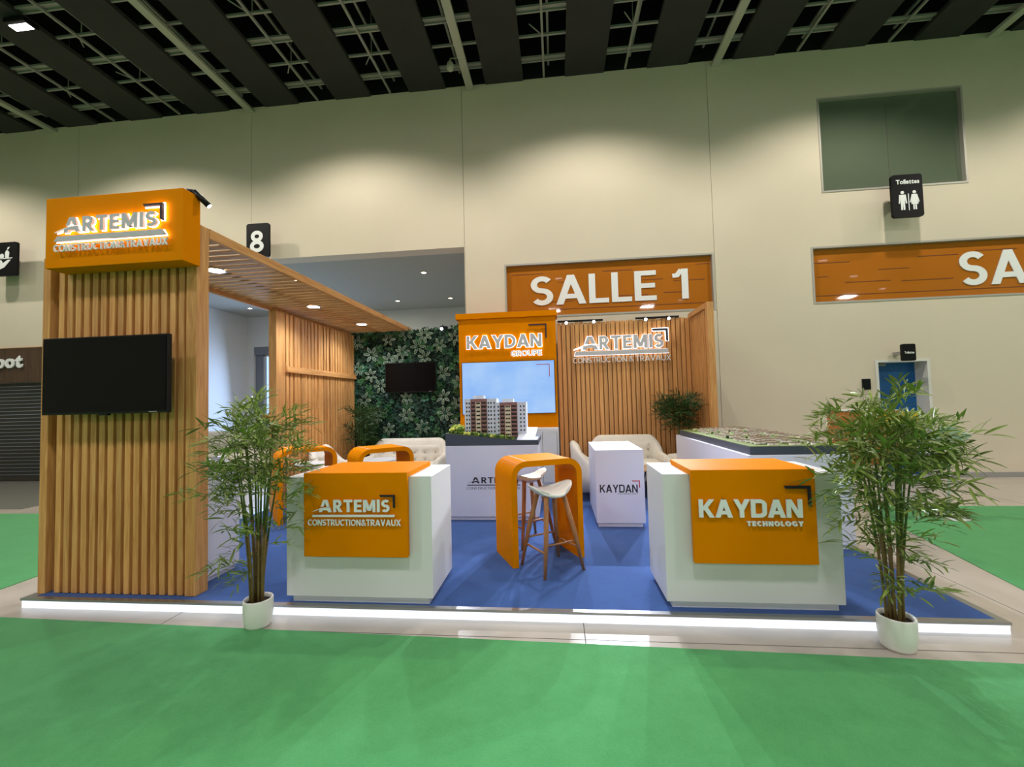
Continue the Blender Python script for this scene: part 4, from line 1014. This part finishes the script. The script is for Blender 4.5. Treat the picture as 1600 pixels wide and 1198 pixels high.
sofa('cream tufted two seat sofa in front of the leafy green wall', -2.83, 7.75, 0, 1.52)
sofa('cream tufted two seat sofa in front of the wooden back wall', 1.21, 7.72, 0, 1.28)
sofa('cream armchair side on between the orange table and the square white plinth', .62, 6.91, PI / 2, .78, 'armchair', 'armchair')
sofa('cream armchair right of the rear sofa, mostly hidden by the long plinth', 2.14, 7.48, -PI / 2, .58, 'armchair', 'armchair', H=.68, D=.5)
sofa('cream armchair against the wooden side wall, behind the left orange table', -3.63, 6.93, PI / 2, .80, 'armchair', 'armchair')
def round_table(label, x, y, r, h, mk, lk='alu'):
    t = thing('round_table', label, 'coffee table', (x, y, PZ))
    MB().lathe([(r - .01, h - .025), (r, h - .018), (r, h - .006), (r - .006, h)], 40).build('table_top', mk, t, False)
    MB().tube([(0, 0, .015), (0, 0, h - .022)], .025, 14).build('column', lk, t, False)
    MB().lathe([(.18, 0), (.18, .01), (.03, .025)], 30).build('foot', lk, t, False)
    return t
round_table('white round table behind the left counter, in front of the sofa', -2.92, 6.9, .27, .62, 'white', 'white')
round_table('white round table partly hidden by the left bamboo plant', -3.76, 6.25, .24, .66, 'white', 'white')
t = thing('round_table', 'round wooden coffee table with black legs in front of the right sofa', 'coffee table', (1.46, 6.95, PZ))
MB().lathe([(.29, .405), (.30, .41), (.30, .425), (.29, .43)], 40).build('table_top', 'table_wood', t, False)
for a in (45, 135, 225, 315):
    c, s = math.cos(math.radians(a)), math.sin(math.radians(a)); MB().tube([(c * .12, s * .12, .408), (c * .22, s * .22, 0)], .012, 8).build('leg', 'black', t, False)
# lobby bench, flowers, bin
t = thing('lobby_sofa', 'cream lobby sofa seen through the portal', 'sofa', (-8.1, 10.4, 0))
link('seat', with_mat(rounded(-1.5, 1.5, -.5, .4, .0, .45, .06), 'fabric'), t); link('backrest', with_mat(rounded(-1.5, 1.5, .25, .5, .0, 1.0, .08), 'fabric'), t)
for s in (-1, 1): link('armrest', with_mat(rounded(s * 1.4 - .12, s * 1.4 + .12, -.5, .4, .0, .65, .06), 'fabric'), t)
t = thing('flower_planter', 'orange flowers in a dark planter behind the lobby sofa', 'planter', (-9.0, 13.2, 0))
MB().lathe([(.3, 0), (.38, 1.0), (.34, 1.0), (.33, .95)], 20, cap=False).build('pot', 'walnut', t, False)
mb = MB()
for i in range(120):
    a = random.uniform(0, 6.3); q = random.random() ** .5 * .5; blob(mb, (q * math.cos(a), q * math.sin(a), 1.1 + random.uniform(0, .38) * (1.2 - q)), random.uniform(.03, .07), random.choice((0, 0, 1)), 6)
f = mb.build('blossoms', ['flower', 'bushd'], t, False); f['kind'] = 'stuff'

# ------------------------------------------------------------------ plants
def spray_mesh(mk, seed, L=.24, leafL=.125, n=9, wd=.0095):
    rnd = random.Random(seed); mb = MB()
    pts = [Vector((L * s, 0, .05 * s - .10 * s * s)) for s in (0, .25, .5, .75, 1)]
    mb.tube(pts, [.0022, .002, .0018, .0014, .001], 4, 0, False)
    for k in range(n):
        s = .18 + .82 * (k / (n - 1)); p = Vector((L * s, 0, .05 * s - .10 * s * s)); side = (-1) ** k
        ang = side * rnd.uniform(.35, .95) if k < n - 1 else rnd.uniform(-.2, .2)
        T = Matrix.Translation(p) @ Matrix.Rotation(ang, 4, 'Z') @ Matrix.Rotation(rnd.uniform(-.75, .35), 4, 'Y') @ Matrix.Rotation(rnd.uniform(-.8, .8), 4, 'X')
        add_leaf(mb, leafL * rnd.uniform(.7, 1.15), wd, T, 1, 4, .35, .25)
    return mb.mesh('leaf_spray', ['stemg', mk])
SPR = [spray_mesh('leaf', s) for s in range(6)]; SPRD = [spray_mesh('leafd', 20 + s, .26, .14, 8) for s in range(4)]
def bamboo(name, label, x, y, z, layers, nst, H, spr, pot=True, base_r=.055, sc=1, seed=1, group=None, potr=.1, poth=.2, ok=lambda p: True):
    rnd = random.Random(seed)
    t = thing(name, label, 'potted plant', (x, y, z), 0, group)
    MB().lathe([(.0001, .003), (potr * .82, .003), (potr * .9, .02), (potr, poth * .5), (potr, poth - .01), (potr * .97, poth), (potr * .9, poth), (potr * .88, poth - .03)], 36, cap=False).build('pot', 'whitep', t, False)
    MB().lathe([(potr * .89, poth - .035), (.0001, poth - .025)], 24).build('soil', 'soil', t, False)
    stems = []
    for i in range(nst):
        a = 2 * PI * i / nst + rnd.uniform(-.3, .3); r = base_r * rnd.uniform(.4, 1.0); h = H * rnd.uniform(.75, 1.0); lean = rnd.uniform(.04, .14) * H / 1.6
        pts = [Vector((math.cos(a) * (r + lean * s ** 1.6), math.sin(a) * (r + lean * s ** 1.6), poth - .05 + (h - poth) * s)) for s in (0, .15, .3, .45, .6, .75, .9, 1)]
        rr = [.0095, .0085, .0085, .008, .007, .006, .004, .002]
        low = MB().tube(pts[:4], rr[:4], 7, 0).tube(pts[3:], rr[3:], 7, 1)
        for p in pts[1:4]: low.tube([p - Vector((0, 0, .004)), p + Vector((0, 0, .004))], .011, 7, 0)
        low.build('stem', ['stem', 'stemg'], t, False); stems.append(pts)
    for (z0, z1, rad, cnt, up) in layers:
        for i in range(cnt):
            zz = rnd.uniform(z0, z1); st = rnd.choice(stems)
            k = min(range(len(st)), key=lambda j: abs(st[j].z - zz)); p = st[k].copy(); p.z = min(zz, st[-1].z + .02)
            a = rnd.uniform(0, 2 * PI); q = rad * rnd.random() ** .6
            p += Vector((math.cos(a) * q * .75, math.sin(a) * q * .6, q * .25 * up))
            el = rnd.uniform(-.35, .95) * up; az = a + rnd.uniform(-.6, .6); k_ = sc * rnd.uniform(.75, 1.15)
            tip = p + Vector((math.cos(az) * math.cos(el), math.sin(az) * math.cos(el), math.sin(el))) * .33 * k_ + Vector((x, y, z))
            if not ok(tip): continue
            link('leaf_spray', rnd.choice(spr), t, p, (rnd.uniform(-.5, .5), -el, az), [k_] * 3)
    return t
okb = lambda p: p.y < 3.13 or (p.x < -2.16 and p.y < 3.24) or p.z > 1.1
LB = [(1.28, 1.62, .16, 95, 1.2), (.98, 1.28, .24, 105, .8), (.84, 1.0, .30, 40, .4), (.55, .78, .17, 30, .7), (.36, .5, .12, 10, .6)]
bamboo('bamboo_plant', 'tall bamboo in a white pot left of the ARTEMIS counter', -2.235, 3.02, 0, LB, 11, 1.62, SPR, seed=3, sc=.78, ok=okb)
LB2 = [(1.22, 1.58, .2, 105, 1.2), (.92, 1.25, .24, 125, .8), (.74, .95, .24, 50, .6), (.50, .72, .2, 26, .7), (.34, .48, .1, 10, .6)]
okc = lambda p: p.y < 3.15 or (p.x > 1.99) or p.z > 1.1
bamboo('bamboo_plant', 'tall bamboo in a white pot right of the KAYDAN counter', 2.078, 2.985, 0, LB2, 11, 1.62, SPR, seed=9, sc=.82, ok=okc)
bamboo('palm_plant', 'dark green leafy plant in the corner by the return panel', 2.22, 8.0, PZ, [(1.15, 1.5, .2, 150, .9), (.95, 1.15, .14, 40, .6)], 6, 1.55, SPRD, sc=.95, seed=5, ok=lambda p: p.y < 8.36 and p.x < 2.56)
bamboo('palm_plant', 'dark bamboo plant in the corner of the side slat wall and green wall', -3.82, 8.05, PZ, [(1.0, 1.5, .22, 100, .9), (.6, 1.0, .2, 60, .5)], 7, 1.6, SPRD, sc=.9, seed=6, ok=lambda p: p.y < 8.40 and p.x > -4.08)

# ------------------------------------------------------------------ cart behind the right bamboo
t = thing('snack_cart', 'orange and yellow cart half hidden behind the right bamboo', 'cart', (4.1, 6.2, .006))
box(3.72, 4.35, 5.95, 6.4, .68, 1.36).build('body', mat('cart_orange', (200, 120, 60), .6), t, bevel=.01)
box(3.72, 4.35, 5.95, 6.4, 1.36, 1.37).build('top', 'white', t)
box(4.1, 4.55, 5.9, 6.3, 1.18, 1.34).build('yellow_header', 'yellow', t, bevel=.008)
for sx in (3.78, 4.28):
    for sy in (6.0, 6.34): MB().tube([(sx, sy, .68), (sx + (.1 if sx > 4 else -.05), sy, .006)], .015, 8).build('leg', 'white', t)
MB().lathe([(.0001, 0), (.09, 0), (.11, .06), (.1, .16), (.06, .2), (.05, .22)], 20, c=(4.46, 6.05, .9)).build('jar', 'jar', t)
box(4.34, 4.6, 5.92, 6.2, .86, .9).build('side_shelf', 'white', t)
t = thing('leaflet_stand', 'white slanted leaflet stand beside the cart behind the bamboo', 'stand', (4.9, 6.0, .006))
MT = Matrix.Translation((4.92, 6.0, 1.02)) @ Matrix.Rotation(.45, 4, 'Y') @ Matrix.Rotation(-.9, 4, 'X')
MB().box(-.17, .17, -.13, .13, -.008, .008, M4=MT).build('board', 'white', t)
MB().tube([(4.92, 6.0, 1.0), (4.86, 6.0, .02)], .015, 8).build('post', 'white', t); MB().lathe([(.2, 0), (.2, .012), (.02, .02)], 24, c=(4.86, 6.0, .006)).build('foot', 'white', t)
